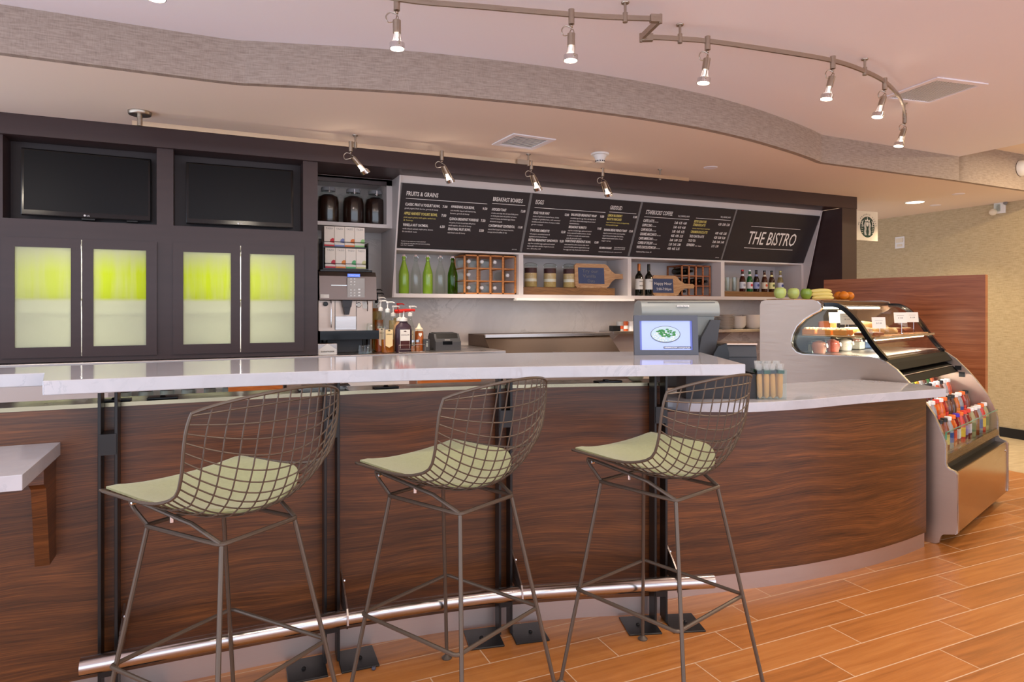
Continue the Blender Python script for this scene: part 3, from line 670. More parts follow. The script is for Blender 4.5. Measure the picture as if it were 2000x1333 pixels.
# ---- cereal jars on riser
rs = tag(obj('shelf_riser', M().box(GY(1023, 580, 5.08)[0]-.01, GY(1201, 580, 5.08)[0], 5.08, 5.36, 1.4685, 1.535, .003), RISER), 'brown plank riser carrying the layered cereal jars', 'riser')
GRAN = mat('granola', (206, 176, 128), .8, var=.35, vscale=140); MILK = mat('oat_flour', (236, 226, 206), .8); SUG = mat('brown_oats', (196, 164, 104), .8, var=.2, vscale=100); BERR = mat('dried_berries', (70, 30, 36), .6, var=.4, vscale=120)
for px, w_ in ((1036.4, 'beside the wooden crate'), (1074, 'in the middle of three'), (1112, 'beside the chalkboard paddle')):
    x = GY(px, 563, 5.17)[0]; x = max(x, 2.42)
    t = thing('cereal_jar', 'clip-top glass jar layered with oats, granola and berries '+w_, 'jar', (x, 5.17, 1.5355), 0, 'layered cereal jars on the riser')
    r = .058
    obj('jar_body', M().lathe([(r*.95, 0), (r, .008), (r, .17), (r*.93, .18), (r*.93, .19)], n=22), PANE, t)
    for a, b, mt_, nm_ in ((.004, .05, SUG, 'oat_layer'), (.05, .075, MILK, 'flour_layer'), (.075, .125, GRAN, 'granola_layer'), (.125, .168, BERR, 'berry_layer')):
        obj(nm_, M().lathe([(r*.94, a), (r*.94, b), (0, b+.001)], n=20), mt_, t)
    obj('lid', M().lathe([(r*.98, .188), (r*1.02, .192), (r*1.02, .2), (r*.8, .208), (0, .21)], n=22), PANEG, t)
    obj('wire_clasp', M().tube(catmull([(-r*1.05, 0, .17), (-r*1.1, 0, .185), (-r*1.02, 0, .2), (-r*.5, 0, .214), (r*.5, 0, .214), (r*1.02, 0, .2), (r*1.1, 0, .185), (r*1.05, 0, .17)], 3), .0017, 5), CHROME, t)
# ---- paddle boards
def paddle(pxs, zs, Y, label, words, zb):
    (a, b, e) = [GY(p, 560, Y)[0] for p in pxs]; z0, z1 = zs; zm = (z0+z1)/2; hh = (z1-z0)/2
    t = thing('serving_board', label, 'chalkboard', ((a+b)/2, Y, zb), 0, 'chalkboard paddles on the menu shelf')
    cx = (a+b)/2; hw = (b-a)/2; R = []
    def rc(x, z, r, s, e_, n=4): return [(x+r*math.cos(s+(e_-s)*k/n), z+r*math.sin(s+(e_-s)*k/n)) for k in range(n+1)]
    P = rc(-hw+.02, zm-z0-hh+.02, .02, PI, 1.5*PI)[::1]
    lo, hi = z0-zb, z1-zb; mid = zm-zb; hx = e-cx
    P = [(-hw, lo+.02), (-hw+.02, lo), (hw-.06, lo)]+[(hw-.03, lo+.012), (hw, lo+.05), (hw+.015, mid-.045), (hw+.05, mid-.024), (hx-.03, mid-.022)]+rc(hx-.024, mid, .024, -PI/2, PI/2, 6)+[(hx-.03, mid+.022), (hw+.05, mid+.024), (hw+.015, mid+.045), (hw, hi-.05), (hw-.03, hi-.012), (hw-.06, hi), (-hw+.02, hi), (-hw, hi-.02)]
    T = TR(0, 0, 0) @ R_('X', -.08) @ XZ
    obj('wooden_paddle', M().prism(P, -.018, 0, T), BOARDW, t)
    return t, cx, T
t, cx, T = paddle((1124, 1194, 1221), (1.5355, 1.755), 5.10, 'acacia paddle chalkboard about vanilla oats beside the cereal jars', '', 1.5355)
sx0, sx1 = GY(1131.5, 0, 5.09)[0]-cx, GY(1182, 0, 5.09)[0]-cx
s = obj('slate_panel', M().box(sx0, sx1, .038, .183, .0, .0025, 0, 1, T), CHALK, t)
m = M(); 
m.text('Try our', T @ TR(sx0+.04, .138, .003), .042, (sx1-sx0)*.62).text('Vanilla', T @ TR(sx0+.045, .092, .003), .042, (sx1-sx0)*.5).text('Oats', T @ TR(sx0+.09, .05, .003), .038, (sx1-sx0)*.28)
obj('lettering', m, LETG, t, label='pale chalk handwriting')
t, cx, T = paddle((1276, 1330, 1357), (1.4685, 1.665), 5.09, 'acacia paddle chalkboard announcing happy hour beside the wine bottles', '', 1.4685)
sx0, sx1 = GY(1277, 0, 5.08)[0]-cx, GY(1317, 0, 5.08)[0]-cx
obj('slate_panel', M().box(sx0, sx1, .03, .165, .0, .0025, 0, 1, T), CHALK, t)
m = M().text('Happy Hour', T @ TR(sx0+.015, .105, .003), .04, (sx1-sx0)*.85).text('5:00-7:00pm', T @ TR(sx0+.04, .055, .003), .034, (sx1-sx0)*.72)
obj('lettering', m, LETW, t, label='white chalk handwriting')
# ---- wine
def wine(x, y, z, label, capc, lab, group='wine bottles on the menu shelf', h=.30):
    t = thing('wine_bottle', label, 'bottle', (x, y, z), 0, group); r = .036
    obj('glass_body', M().lathe([(r*.9, 0), (r, .008), (r, h*.60), (r*.8, h*.66), (r*.42, h*.72), (r*.38, h*.80)], n=18), mat('dark_wine_glass', (18, 22, 16), .08, coat=.5), t)
    obj('capsule', M().lathe([(r*.40, h*.78), (r*.40, h*.985), (r*.36, h), (0, h)], n=14), capc, t)
    lb = obj('paper_label', M().lathe([(r*1.012, h*.2), (r*1.012, h*.53)], n=24), PAPERW, t)
    m = M()
    for k, (tx, s_, zz) in enumerate(lab): m.text(tx, TR(-.022, -r*1.03, h*zz) @ XZ, s_, .044)
    obj('lettering', m, LETK, t)
x = GY(1248, 582, 5.12)[0]
wine(3.51, 5.28, 1.4685, 'dark wine bottle half hidden behind the shelf divider', BLACK, [('VINO', .012, .3)])
wine(x, 5.12, 1.4685, 'red wine bottle with copper capsule and cream label', mat('copper_foil', (176, 104, 56), .3, .6), [('RESERVE', .009, .43), ('CABERNET', .009, .3)])
x2 = GY(1267, 582, 5.12)[0]
wine(x2, 5.12, 1.4685, 'dark wine bottle with black capsule and pictorial label beside the happy hour board', BLACK, [('MALBEC', .009, .45)])
x0 = GY(1323, 582, 5.15)[0]; x1 = 4.47
crate(x0+.05, x1, 1.4685, 1.775, 5.15, 5.38, 'pine crate with dark wine bottles behind the happy hour paddle', 4, 3, walnut('pine_crate_red', (130, 66, 32), (172, 96, 54), (214, 160, 110), .5, 3))
w = x1-x0-.05
for i, j in ((0, 2), (1, 2), (0, 1), (1, 1), (2, 1), (3, 1), (0, 0)):
    lying(x0+.05+w*(i+.5)/4+.002, 5.19, 1.468+.1*j+.05, 'dark wine bottle lying in the reddish crate, %s row, %s cell along' % (rn[j], nm[i]), mat('dark_wine_glass', (18, 22, 16), .08), BLACKG, 'wine bottles lying in the crate', .032, .17)
# ---- glasses and beers on riser
rz = 1.4685+.052
rs = tag(obj('shelf_riser', M().box(4.555, GY(1517, 580, 5.06)[0], 5.06, 5.36, 1.4685, rz, .003), RISER), 'brown plank riser under the six beer bottles', 'riser')
for px, py, w_ in ((1421, 5.16, 'beside the shelf divider'), (1434.5, 5.16, 'beside the red beer bottle')):
    xx = GY(px, 570, py)[0]
    t = tag(obj('tall_glass', M().lathe([(.0, 0), (.019, 0), (.022, .012), (.026, .145), (.0245, .145), (.02, .014), (0, .012)], n=18), PANEG, None, (max(xx, 4.59), py, rz+.0005)), 'empty tall beer glass '+w_, 'glass', 'tall glasses on the riser')
BEER = [(1450, (74, 24, 20), 'brown', (190, 40, 40), (214, 214, 220), 'deep red brown beer bottle, red cap and pale label', (150, 150, 170)), (1464, (24, 110, 60), 'green', (226, 226, 226), (226, 214, 214), 'green beer bottle with white foil neck and red oval label', (190, 50, 60)),
        (1477, (38, 22, 22), 'dark', (30, 26, 28), (150, 158, 200), 'nearly black beer bottle with blue label', (60, 70, 130)), (1493, (84, 40, 22), 'brown', (40, 30, 26), (222, 206, 180), 'brown beer bottle with red and green picture label', (196, 84, 50)),
        (1507, (72, 38, 20), 'brown', (28, 40, 34), (232, 226, 160), 'brown beer bottle with yellow oval label', (96, 110, 60)), (1524, (206, 190, 130), 'clear', (214, 196, 120), (220, 220, 232), 'clear golden beer bottle with blue crest label', (70, 80, 150))]
for px, c, n_, capc, labc, lb, acc in BEER:
    x = GY(px, 571, 5.12)[0]; t = thing('beer_bottle', lb, 'bottle', (x, 5.12, rz+.0005), 0, 'beer bottles on the riser'); r = .0305; h = .222
    bm_ = mat('beer_glass_%d_%d' % (c[0], c[1]), c, .08, trans=.35 if n_ != 'clear' else .75, coat=.4)
    obj('glass_body', M().lathe([(r*.92, 0), (r, .006), (r, h*.52), (r*.8, h*.63), (r*.45, h*.76), (r*.40, h*.94)], n=18), bm_, t)
    obj('crown_cap', M().lathe([(r*.46, h*.94), (r*.46, h*.985), (r*.36, h), (0, h)], n=14), mat('cap_%d' % px, capc, .3, .3), t)
    l = obj('paper_label', M().lathe([(r*1.012, h*.14), (r*1.012, h*.44)], n=24), mat('label_%d' % px, labc, .6), t)
    obj('label_emblem', M().lathe([(0, 0), (.014, 0), (.014, .001), (0, .001)], n=18, T=TR(0, -r*1.02, h*.30) @ R_('X', PI/2)), mat('emblem_%d' % px, acc, .6), t)
    obj('neck_label', M().lathe([(r*.62, h*.68), (r*.45, h*.80)], n=18), mat('label_%d' % px, labc, .6), t)

# ================================================================== COUNTER ITEMS
ZB = 1.0325
x0 = GY(621, 687, 4.75)[0]; x1 = GY(733, 687, 4.72)[0]
def zy(py, Y, px): return GY(px, py, Y)[1]
t = thing('coffee_machine', 'grey fully automatic espresso machine beneath the tea boxes', 'coffee machine', ((x0+x1)/2, 4.72, ZB))
hw = (x1-x0)/2-.004; EM = brushed('machine_grey', (116, 106, 104), .35); z_ = lambda py: GY(680, py, 4.72)[1]-ZB
obj('housing', M().box(-hw, hw, .06, .46, .10, z_(586), .006), STEELM, t)
obj('head', M().prism([(-.02, z_(586)), (-.012, z_(586)-.004), (.46, z_(586)-.004), (.46, z_(531)), (.03, z_(531)), (0, z_(540))], -hw, hw+.01, Matrix(((0, 0, 1, 0), (1, 0, 0, 0), (0, 1, 0, 0), (0, 0, 0, 1)))), EM, t)
obj('top_tray', M().box(-hw+.01, hw-.01, .03, .44, z_(531), z_(531)+.015, .004), BLACK, t)
obj('drip_tray', M().prism([(-hw, -.05), (hw+.02, -.05), (hw+.01, .06), (-hw, .06)], z_(663), z_(646)), BLACKG, t)
for sx in (-1, 1): obj('foot', M().lathe([(.022, 0), (.022, .02), (.03, .03), (.03, z_(663))], (sx*(hw-.05), .12, 0), 14), BLACK, t)
obj('base_box', M().box(-hw+.02, hw-.01, .10, .42, .0, z_(664), .003), DGREY, t)
pw = GY(712, 0, 4.71)[0]-(x0+x1)/2; pl_ = GY(678, 0, 4.71)[0]-(x0+x1)/2
cp = obj('control_panel', M().box(pl_, pw, -.018, -.010, z_(583), z_(532)-.04, .001), brushed('panel_bronze', (128, 118, 110), .3), t)
m = M()
for i in range(2):
    for j in range(6): m.box(pl_+.02+i*.025, pl_+.03+i*.025, -.021, -.0175, z_(579)+.02*j+(.018 if j > 2 else 0), z_(579)+.02*j+.008+(.018 if j > 2 else 0))
for j in range(3): m.box(pl_+.075, pl_+.09, -.021, -.0175, z_(579)+.022*j, z_(579)+.022*j+.01)
k = obj('buttons', m, WHITE, cp)
d = obj('display', M().box(pl_+.002, pl_+.088, -.022, -.012, z_(541), z_(541)+.020), mat('lcd_blue', (60, 90, 200), .2, emit=(90, 120, 230), es=1.2), t)
obj('lettering', M().text('Coffee Ready', TR(pl_+.01, -.0225, z_(541)+.006) @ XZ, .013, .07), LETW, d)
m = M()
for z in (.03, .055, .10): m.box(-hw+.08, pl_-.002, -.0125, -.008, z_(586)+z, z_(586)+z+.003)
obj('trim_line', m, CHROME, t)
obj('dispenser_spout', M().prism([(-.035, z_(586)), (.035, z_(586)), (.028, z_(600)), (-.028, z_(600))], .0, .06, XZ @ TR(0, 0, -.06)).prism([(-.025, z_(600)), (.025, z_(600)), (.014, z_(615)), (-.014, z_(615))], .01, .05, XZ @ TR(0, 0, -.06)), DGREY, t)
gx = GY(701, 0, 4.77)[0]-(x0+x1)/2
pg = obj('pressure_gauge', M().lathe([(.019, 0), (.019, .008), (.016, .01), (0, .01)], n=20, T=TR(gx, .06, z_(596)) @ R_('X', PI/2)), CHROME, t)
obj('dial_face', M().lathe([(.0155, .0102), (0, .0103)], n=20, T=TR(gx, .06, z_(596)) @ R_('X', PI/2)), PAPERW, pg)
obj('steam_wand', M().tube([(-hw+.085, .03, z_(587)), (-hw+.085, .01, z_(605)), (-hw+.085, .02, z_(640))], .004), CHROME, t)
obj('steam_wand', M().tube([(gx+.055, .03, z_(587)), (gx+.055, .01, z_(595)), (gx+.055, .02, z_(608))], .004), CHROME, t)
obj('front_plate', M().box(-.075, .072, .052, .061, z_(645), z_(618), .002), STEEL, t)
obj('door_seam', M().box(-.078, -.075, .056, .0605, z_(645), z_(588)).box(.072, .075, .056, .0605, z_(645), z_(588)), BLACK, t)
obj('notice_sticker', M().box(hw-.075, hw-.04, .055, .0608, z_(603), z_(590)), PAPERW, t)
obj('lever_knob', M().lathe([(.016, 0), (.016, .03), (0, .032)], n=14, T=TR(-hw+.05, .06, z_(594)) @ R_('X', PI/2)), BLACK, t)
obj('maker_plate', M().box(-hw+.005, -hw+.065, -.022, -.0195, z_(583), z_(583)+.026), PAPERW, t)
# tea rack
RZ = ZB+z_(531)+.0155
xa, xb = GY(635, 0, 4.80)[0], GY(715, 0, 4.80)[0]
t = thing('tea_rack', 'black wire rack standing on the coffee machine, filled with tea boxes', 'rack', ((xa+xb)/2, 4.80, RZ))
w2 = (xb-xa)/2
m = M()
for z, y in ((0.0, 0), (.16, .05)):
    m.box(-w2-.012, w2+.012, y-.01, y+.16, z, z+.006); m.box(-w2-.012, w2+.012, y-.012, y-.008, z, z+.012); m.tube([(-w2-.01, y-.012, z+.045), (w2+.01, y-.012, z+.045)], .0022, 6)
obj('tier', m, BLACK, t)
obj('side_plate', M().box(-w2-.016, -w2-.012, -.01, .21, 0, .2).box(w2+.012, w2+.016, -.01, .21, 0, .2).box(-w2-.016, w2+.016, .206, .21, 0, .24), BLACK, t)
cols = [[(190, 50, 70), (216, 130, 60), (90, 170, 110), (200, 196, 140)], [(200, 50, 60), (120, 130, 180), (220, 120, 60), (150, 200, 130)]]
tins = [['pink', 'orange', 'green', 'olive'], ['red', 'violet', 'orange', 'pale green']]
for j, (z, y) in enumerate(((.0065, 0), (.1665, .05))):
    for i in range(4):
        bw = w2*2/4; c = cols[j][i]
        b = thing('tea_box', 'white TAZO tea box with %s accents, %s tier of the rack, %s along' % (tins[j][i], ['lower', 'upper'][j], nm[i]), 'tea box', ((xa+xb)/2-w2+bw*(i+.5), 4.80+y, RZ+z), 0, 'tea boxes in the rack')
        obj('carton', M().box(-bw/2+.001, bw/2-.001, 0, .14, 0, .150, .001), mat('carton_white', (230, 220, 208), .6), b)
        obj('lettering', M().text('TAZO', TR(-bw/2+.012, -.0006, .128) @ XZ, .017, bw-.024), LETG, b)
        obj('flavour_band', M().box(-bw/2+.0015, bw/2-.0015, -.001, .0, .0, .018).prism([(bw/2-.002, .03), (bw/2-.002, .062), (bw/2-.014, .066), (bw/2-.028, .056), (bw/2-.032, .036)], 0, .001, XZ @ TR(0, 0, 0)), mat('tea_%d_%d' % (i, j), c, .6), b)
# small cups
def cup(x, y, z, label, r=.032, h=.05, grp='upturned glass cups by the coffee machine'):
    tag(obj('glass_cup', M().lathe([(r, 0), (r*.97, .01), (r*.74, h), (0, h)], n=16), PANEG, None, (x, y, z)), label, 'glass', grp)
cx_ = (x0+x1)/2
cup(cx_+hw-.035, 4.70, ZB+z_(646)+.0005, 'upturned glass cup on the coffee machine drip tray')
for i, (px, yy) in enumerate(((706, 4.64), (716, 4.62), (722, 4.70))): cup(GY(px, 685, yy)[0], yy, ZB+.0005, 'upturned glass cup on the counter, %s of three' % ['first', 'second', 'third'][i], .034, .06)
# sanitizer box
t = thing('sanitizer_box', 'steel box with a white triangular SANITIZER card', 'box', (GY(639, 686, 4.66)[0], 4.645, ZB))
obj('box_body', M().box(-.066, .066, 0, .12, 0, .075, .004), STEEL, t)
obj('card', M().prism([(-.06, 0), (.06, 0), (.06, .035), (0, .075), (-.06, .035)], -.002, 0, XZ @ TR(0, 0, .003)), PAPERW, t)
obj('lettering', M().text('SANITIZER', TR(-.045, -.0057, .016) @ XZ, .014, .09), LETK, t)
# syrup bottles with pumps
def pump(t, z, m_, reach=.05, r=.012, ang=0, big=False):
    k = 1.5 if big else 1
    mm = M().lathe([(r*1.5*k, z), (r*1.5*k, z+.02), (r*.6, z+.028), (r*.35, z+.03), (r*.35, z+.065), (r*.8, z+.066), (r*.9, z+.078), (0, z+.08)], n=12)
    mm.tube([(0, 0, z+.072), (reach*.7*math.cos(ang), reach*.7*math.sin(ang), z+.074), (reach*math.cos(ang), reach*math.sin(ang), z+.066)], [.006*k, .005*k, .004*k], 8)
    return obj('pump', mm, m_, t)
def syrup(x, y, lab, liq, pm, r=.032, h=.24, level=.6, labelc=(226, 206, 180)):
    t = thing('syrup_bottle', lab, 'syrup bottle', (x, y, ZB), 0, 'pump syrup bottles beside the coffee machine')
    obj('bottle_body', M().lathe([(r*.95, 0), (r, .008), (r, h*.62), (r*.75, h*.75), (r*.4, h*.88), (r*.4, h)], n=18), PANEG, t)
    obj('syrup', M().lathe([(r*.92, .004), (r*.94, .01), (r*.94, h*level), (0, h*level)], n=18), liq, t)
    l = obj('paper_label', M().box(-r*.55, r*.55, -r*1.03, -r*.98, h*.18, h*.56).prism([(-r*.55, h*.18), (0, h*.13), (r*.55, h*.18)], 0, .002, XZ @ TR(0, 0, r*1.0)), mat('syrup_label_%d' % labelc[1], labelc, .6), t)
    obj('lettering', M().text('SYRUP', TR(-r*.4, -r*1.045, h*.44) @ XZ, .009, r*.8).prism([(0, h*.52), (r*.22, h*.535), (0, h*.55), (-r*.22, h*.535)], 0, .001, XZ @ TR(0, 0, r*1.04)), LETK, l)
    pump(t, h-.01, pm)
AMB = liquid('amber_syrup', (206, 120, 40), .5); ORG = liquid('orange_syrup', (220, 96, 30), .45); PALEY = liquid('pale_syrup', (226, 196, 120), .6); CLR = liquid('vanilla_syrup', (232, 206, 150), .7)
xs = lambda px, Y: GY(px, 683, Y)[0]
syrup(xs(757, 4.66), 4.66, 'clear syrup bottle with orange chevron label and white pump, frontmost of the row', AMB, WHITE, .047, .30, .32, (240, 214, 160))
syrup(xs(744, 4.76), 4.77, 'syrup bottle with cream label and white pump, second of the row', ORG, WHITE, .036, .31, .55)
syrup(xs(740, 4.86), 4.86, 'amber syrup bottle with white pump, third of the row', AMB, WHITE, .034, .335, .7, (200, 190, 160))
syrup(xs(737, 4.96), 4.96, 'golden syrup bottle with black pump, fourth of the row', PALEY, BLACK, .034, .37, .8, (220, 180, 90))
syrup(xs(734, 5.06), 5.06, 'golden syrup bottle with black pump, rearmost of the row', AMB, BLACK, .034, .40, .8, (210, 170, 80))
syrup(xs(768, 4.86), 4.86, 'vanilla syrup bottle with tall white pump behind the chocolate jug', CLR, WHITE, .034, .27, .85, (222, 200, 150))
syrup(xs(777, 4.95), 4.95, 'vanilla syrup bottle with red pump behind the chocolate jug', CLR, RED, .034, .29, .85, (216, 200, 170))
syrup(xs(801, 4.86), 4.86, 'clear syrup bottle with white pump beside the squeeze bottle', CLR, WHITE, .032, .27, .3, (190, 190, 180))
t = thing('sauce_jug', 'dark chocolate sauce jug with red pump and cream label', 'sauce jug', (xs(788, 4.68), 4.68, ZB))
obj('jug_body', M().lathe([(.055, 0), (.062, .01), (.062, .16), (.056, .19), (.03, .215), (.024, .235)], n=22, sy=.7), mat('chocolate_jug', (66, 50, 62), .3), t)
l = obj('paper_label', M().box(-.036, .036, -.0465, -.044, .03, .165).prism([(-.036, .105), (.036, .105), (0, .085)], 0, .0005, XZ @ TR(0, 0, .0467)), PAPERW, t)
obj('lettering', M().text('CHOCOLATE', TR(-.03, -.0467, .122) @ XZ, .013, .06).box(-.034, .034, -.0475, -.0466, .03, .085).prism([(0, .148), (.012, .153), (0, .158), (-.012, .153)], 0, .0005, XZ @ TR(0, 0, .0467)), mat('dark_maroon_print', (70, 24, 22), .6), l)
pump(t, .225, WHITE, .07, .014, 0, True)
obj('pump_head', M().tube([(-.035, 0, .297), (.02, 0, .303), (.085, 0, .305)], [.013, .013, .009], 10), RED, t)
t = thing('sauce_jug', 'pale caramel sauce jug with red pump behind the chocolate jug', 'sauce jug', (xs(781, 4.80), 4.80, ZB))
obj('jug_body', M().lathe([(.045, 0), (.05, .01), (.05, .16), (.045, .19), (.026, .215), (.02, .235)], n=20, sy=.7), mat('caramel_jug', (190, 150, 110), .35), t)
pump(t, .225, WHITE, .05, .012, 0, True)
obj('pump_head', M().tube([(-.04, 0, .297), (.03, 0, .303)], [.013, .011], 10), RED, t)
t = thing('squeeze_bottle', 'amber honey squeeze bottle with cream nozzle cap', 'bottle', (xs(820, 4.76), 4.78, ZB))
obj('bottle_body', M().lathe([(.03, 0), (.032, .008), (.032, .14), (.026, .15)], n=18), mat('honey_bottle', (176, 92, 40), .2, trans=.2), t)
obj('nozzle_cap', M().lathe([(.03, .15), (.03, .165), (.014, .18), (.005, .205), (0, .207)], n=16), CREAM, t)
obj('paper_label', M().prism([(-.012, .12), (0, .105), (.012, .12), (.012, .135), (-.012, .135)], 0, .001, XZ @ TR(0, 0, .032)), PAPERW, t)
for i, (px, w_) in enumerate(((807, 'nearer the chocolate jug'), (816, 'nearer the squeeze bottle'))):
    t = thing('spice_shaker', 'glass spice shaker with steel cap, '+w_, 'shaker', (xs(px, 4.64), 4.64, ZB+.0045), 0, 'shakers in the wire caddy')
    obj('shaker_body', M().lathe([(.016, 0), (.017, .006), (.017, .06), (.014, .07)], n=14), PANEG, t)
    obj('spice', M().lathe([(.015, .002), (.015, .04), (0, .041)], n=14), mat('cinnamon', (160, 96, 56), .8), t)
    obj('shaker_cap', M().lathe([(.015, .068), (.015, .085), (0, .09)], n=14), CHROME, t)
t = thing('wire_caddy', 'small chrome wire caddy around the shakers and chocolate jug', 'caddy', (xs(803, 4.62), 4.62, ZB))
m = M()
for z in (.004, .055):
    m.tube([(-.095, -.02, z), (.1, -.02, z), (.1, .06, z), (-.095, .06, z)], .0017, 6, True)
for x in (-.095, .013, .1): m.tube([(x, -.02, .004), (x, -.02, .055)], .0017, 6)
m.tube([(-.09, -.02, .025), (.02, -.02, .025)], .0017, 6)
obj('wire_frame', m, CHROME, t)
t = thing('power_unit', 'small black upright power box beside the receipt printer', 'box', (xs(834, 4.74), 4.74, ZB))
obj('casing', M().box(-.028, .022, 0, .1, 0, .088, .004), DGREY, t)
obj('socket', M().box(-.006, .006, -.002, .001, .03, .06).box(-.004, .006, -.002, .001, .065, .075), LGREY, t)
obj('cord', M().tube(catmull([(.02, .05, .03), (.05, .04, .02), (.09, .05, .008)], 4), .003, 6), BLACK, t)
# receipt printer
px_ = xs(876, 4.72)
t = thing('receipt_printer', 'charcoal receipt printer on the back counter', 'printer', (px_, 4.72, ZB))
T = Matrix(((0, 0, 1, 0), (1, 0, 0, 0), (0, 1, 0, 0), (0, 0, 0, 1)))
obj('casing', M().prism([(0, 0), (0, .065), (.025, .085), (.05, .125), (.17, .13), (.2, .1), (.2, 0)], -.1, .1, T), DGREY, t)
obj('lid', M().prism([(.028, .09), (.052, .129), (.165, .134), (.165, .128), (.056, .122)], -.085, .085, T), BLACK, t)
obj('paper_slot', M().box(-.045, .03, -.002, .002, .045, .07), BLACKG, t)
obj('lettering', M().text('EPSON', TR(-.03, -.001, .078) @ XZ, .008, .04), LETW, t)
# stainless prep unit
xa, xb = 2.0, GY(1203, 655, 4.9)[0]
t = thing('prep_station', 'stainless steel prep unit with sloping lid under the backsplash', 'prep station', ((xa+xb)/2, 4.6, 0))
hw2 = (xb-xa)/2
obj('cabinet_body', M().box(-hw2, hw2, .03, .78, .05, .90, .003), STEELM, t)
obj('sloping_lid', M().prism([(.15, .905), (.40, 1.105), (.42, 1.13), (.79, 1.13), (.79, .905)], -hw2, hw2, T), brushed('prep_lid_steel', (104, 88, 78), .5), t)
obj('lid_edge', M().box(-hw2, hw2, .39, .43, 1.108, 1.138, .003), STEEL, t)
obj('worktop', M().box(-hw2, hw2, 0, .16, .905, .925, .003), STEEL, t)
hx = GY(1088, 684, 4.82)[0]-(xa+xb)/2
obj('lid_handle', M().tube([(hx-.06, .22, .95), (hx-.06, .18, .99), (hx+.06, .18, .99), (hx+.06, .22, .95)], .007), CHROME, t)
# small wall shelf with cans and plates
xa, xb = GY(1198, 650, 5.15)[0], GY(1484, 650, 5.15)[0]+.35
zs_ = GY(1300, 646, 5.15)[1]
t = thing('steel_wall_shelf', 'stainless wall shelf behind the order terminal holding plates', 'shelf', ((xa+xb)/2, 5.15, zs_))
obj('shelf_plate', M().box(-(xb-xa)/2, (xb-xa)/2, 0, .245, -.028, 0, .002), STEEL, t)
obj('shelf_bracket', M().prism([(.01, -.028), (.24, -.028), (.24, -.16)], -(xb-xa)/2+.06, -(xb-xa)/2+.066, T), STEEL, t)
obj('shelf_bracket', M().prism([(.01, -.028), (.24, -.028), (.24, -.16)], .35, .356, T), STEEL, t)
zt_ = zs_+.0005
t = tag(obj('credit_card_box', M().box(-.045, .045, -.03, .03, 0, .05, .004), BLACK, None, (GY(1198, 0, 5.2)[0]+.03, 5.22, zt_)), 'small black box at the near end of the wall shelf', 'box')
for px, c, nmx, c2 in ((1211, (190, 186, 180), 'grey', (206, 84, 40)), (1220, (206, 96, 46), 'orange', (240, 236, 230)), (1232, (238, 232, 226), 'white', (226, 226, 226))):
    t = thing('food_tin', '%s food tin on the steel wall shelf' % nmx, 'tin', (GY(px, 0, 5.22)[0], 5.22, zt_), 0, 'tins on the wall shelf')
    obj('tin_body', M().lathe([(.033, 0), (.033, .088), (.03, .09), (0, .09)], n=18), mat('tin_'+nmx, c, .4), t)
    obj('paper_label', M().lathe([(.0335, .02), (.0335, .05)], n=18), mat('tinl_'+nmx, c2, .6), t)
PLW = mat('glazed_white_china', (232, 222, 212), .25)
def stack(px, n, r, dz, h, what, cat, where, Y=5.27):
    x = GY(px, 0, Y)[0]
    base = None
    for k in range(n):
        me = M().lathe([(r*.5, 0), (r*.55, .002), (r*.8, h*.35), (r, h), (r*.97, h), (r*.78, h*.45), (0, h*.2)], n=24) if base is None else base.data
        o = obj(what, me, PLW, None, (x, Y, zt_+dz*k)); base = base or o
        tag(o, 'white china %s in the stack %s' % (cat, where), cat, '%ss stacked %s' % (cat, where))
stack(1418, 9, .085, .0165, .018, 'plate', 'plate', 'beside the order terminal')
stack(1441, 6, .085, .0165, .05, 'bowl', 'bowl', 'in the middle of the wall shelf')
stack(1470, 6, .105, .014, .075, 'deep_bowl', 'deep bowl', 'next to the display case')

# ---- under the bar: glass door fridge and stores of the back counter
FR = thing('undercounter_fridge', 'glass door fridge with printed glasses under the back counter', 'fridge', (-.1, 4.60, 0))
m = M().box(-.5, .5, .0, .03, .04, .12).box(-.5, .5, 0, .03, .94, .99).box(-.5, -.46, 0, .03, .12, .94).box(.46, .5, 0, .03, .12, .94).box(-.02, .02, 0, .03, .12, .94).box(-.5, .5, .35, .37, .04, .99)
obj('fridge_frame', m, STEEL, FR); obj('inner_shelf', M().box(-.46, .46, .04, .34, .70, .71).box(-.46, .46, .04, .34, .40, .41), STEEL, FR)
obj('glass_door', M().box(-.46, -.02, .008, .012, .12, .94).box(.02, .46, .008, .012, .12, .94), PANE, FR)
light('AREA', 'fridge_lamp_light', (-.1, 4.80, .93), 1.2, (.9, .95, 1), .7, (-.1, 4.80, 0), sizey=.05)
base = None
for k in range(8):
    x = -.53+k*.12
    t = thing('printed_glass', 'printed pint glass in the under-counter fridge, %s along the shelf' % ['first', 'second', 'third', 'fourth', 'fifth', 'sixth', 'seventh', 'last'][k], 'glass', (x, 4.70, .7105), 0, 'printed glasses in the fridge')
    obj('glass_body', M().lathe([(.03, 0), (.032, .01), (.042, .14), (0, .139)], n=16), mat('smoky_pint', (70, 74, 76), .1, trans=.3), t)
    obj('printed_emblem', M().lathe([(.041, .085), (.0415, .12)], n=16, T=None).lathe([(.012, 0), (.012, .001), (0, .001)], n=12, T=TR(0, -.041, .07) @ R_('X', PI/2)), LGREY, t)
ORW = walnut('orange_drawer_wood', (150, 74, 20), (192, 104, 36), (214, 130, 60), .4, 2)
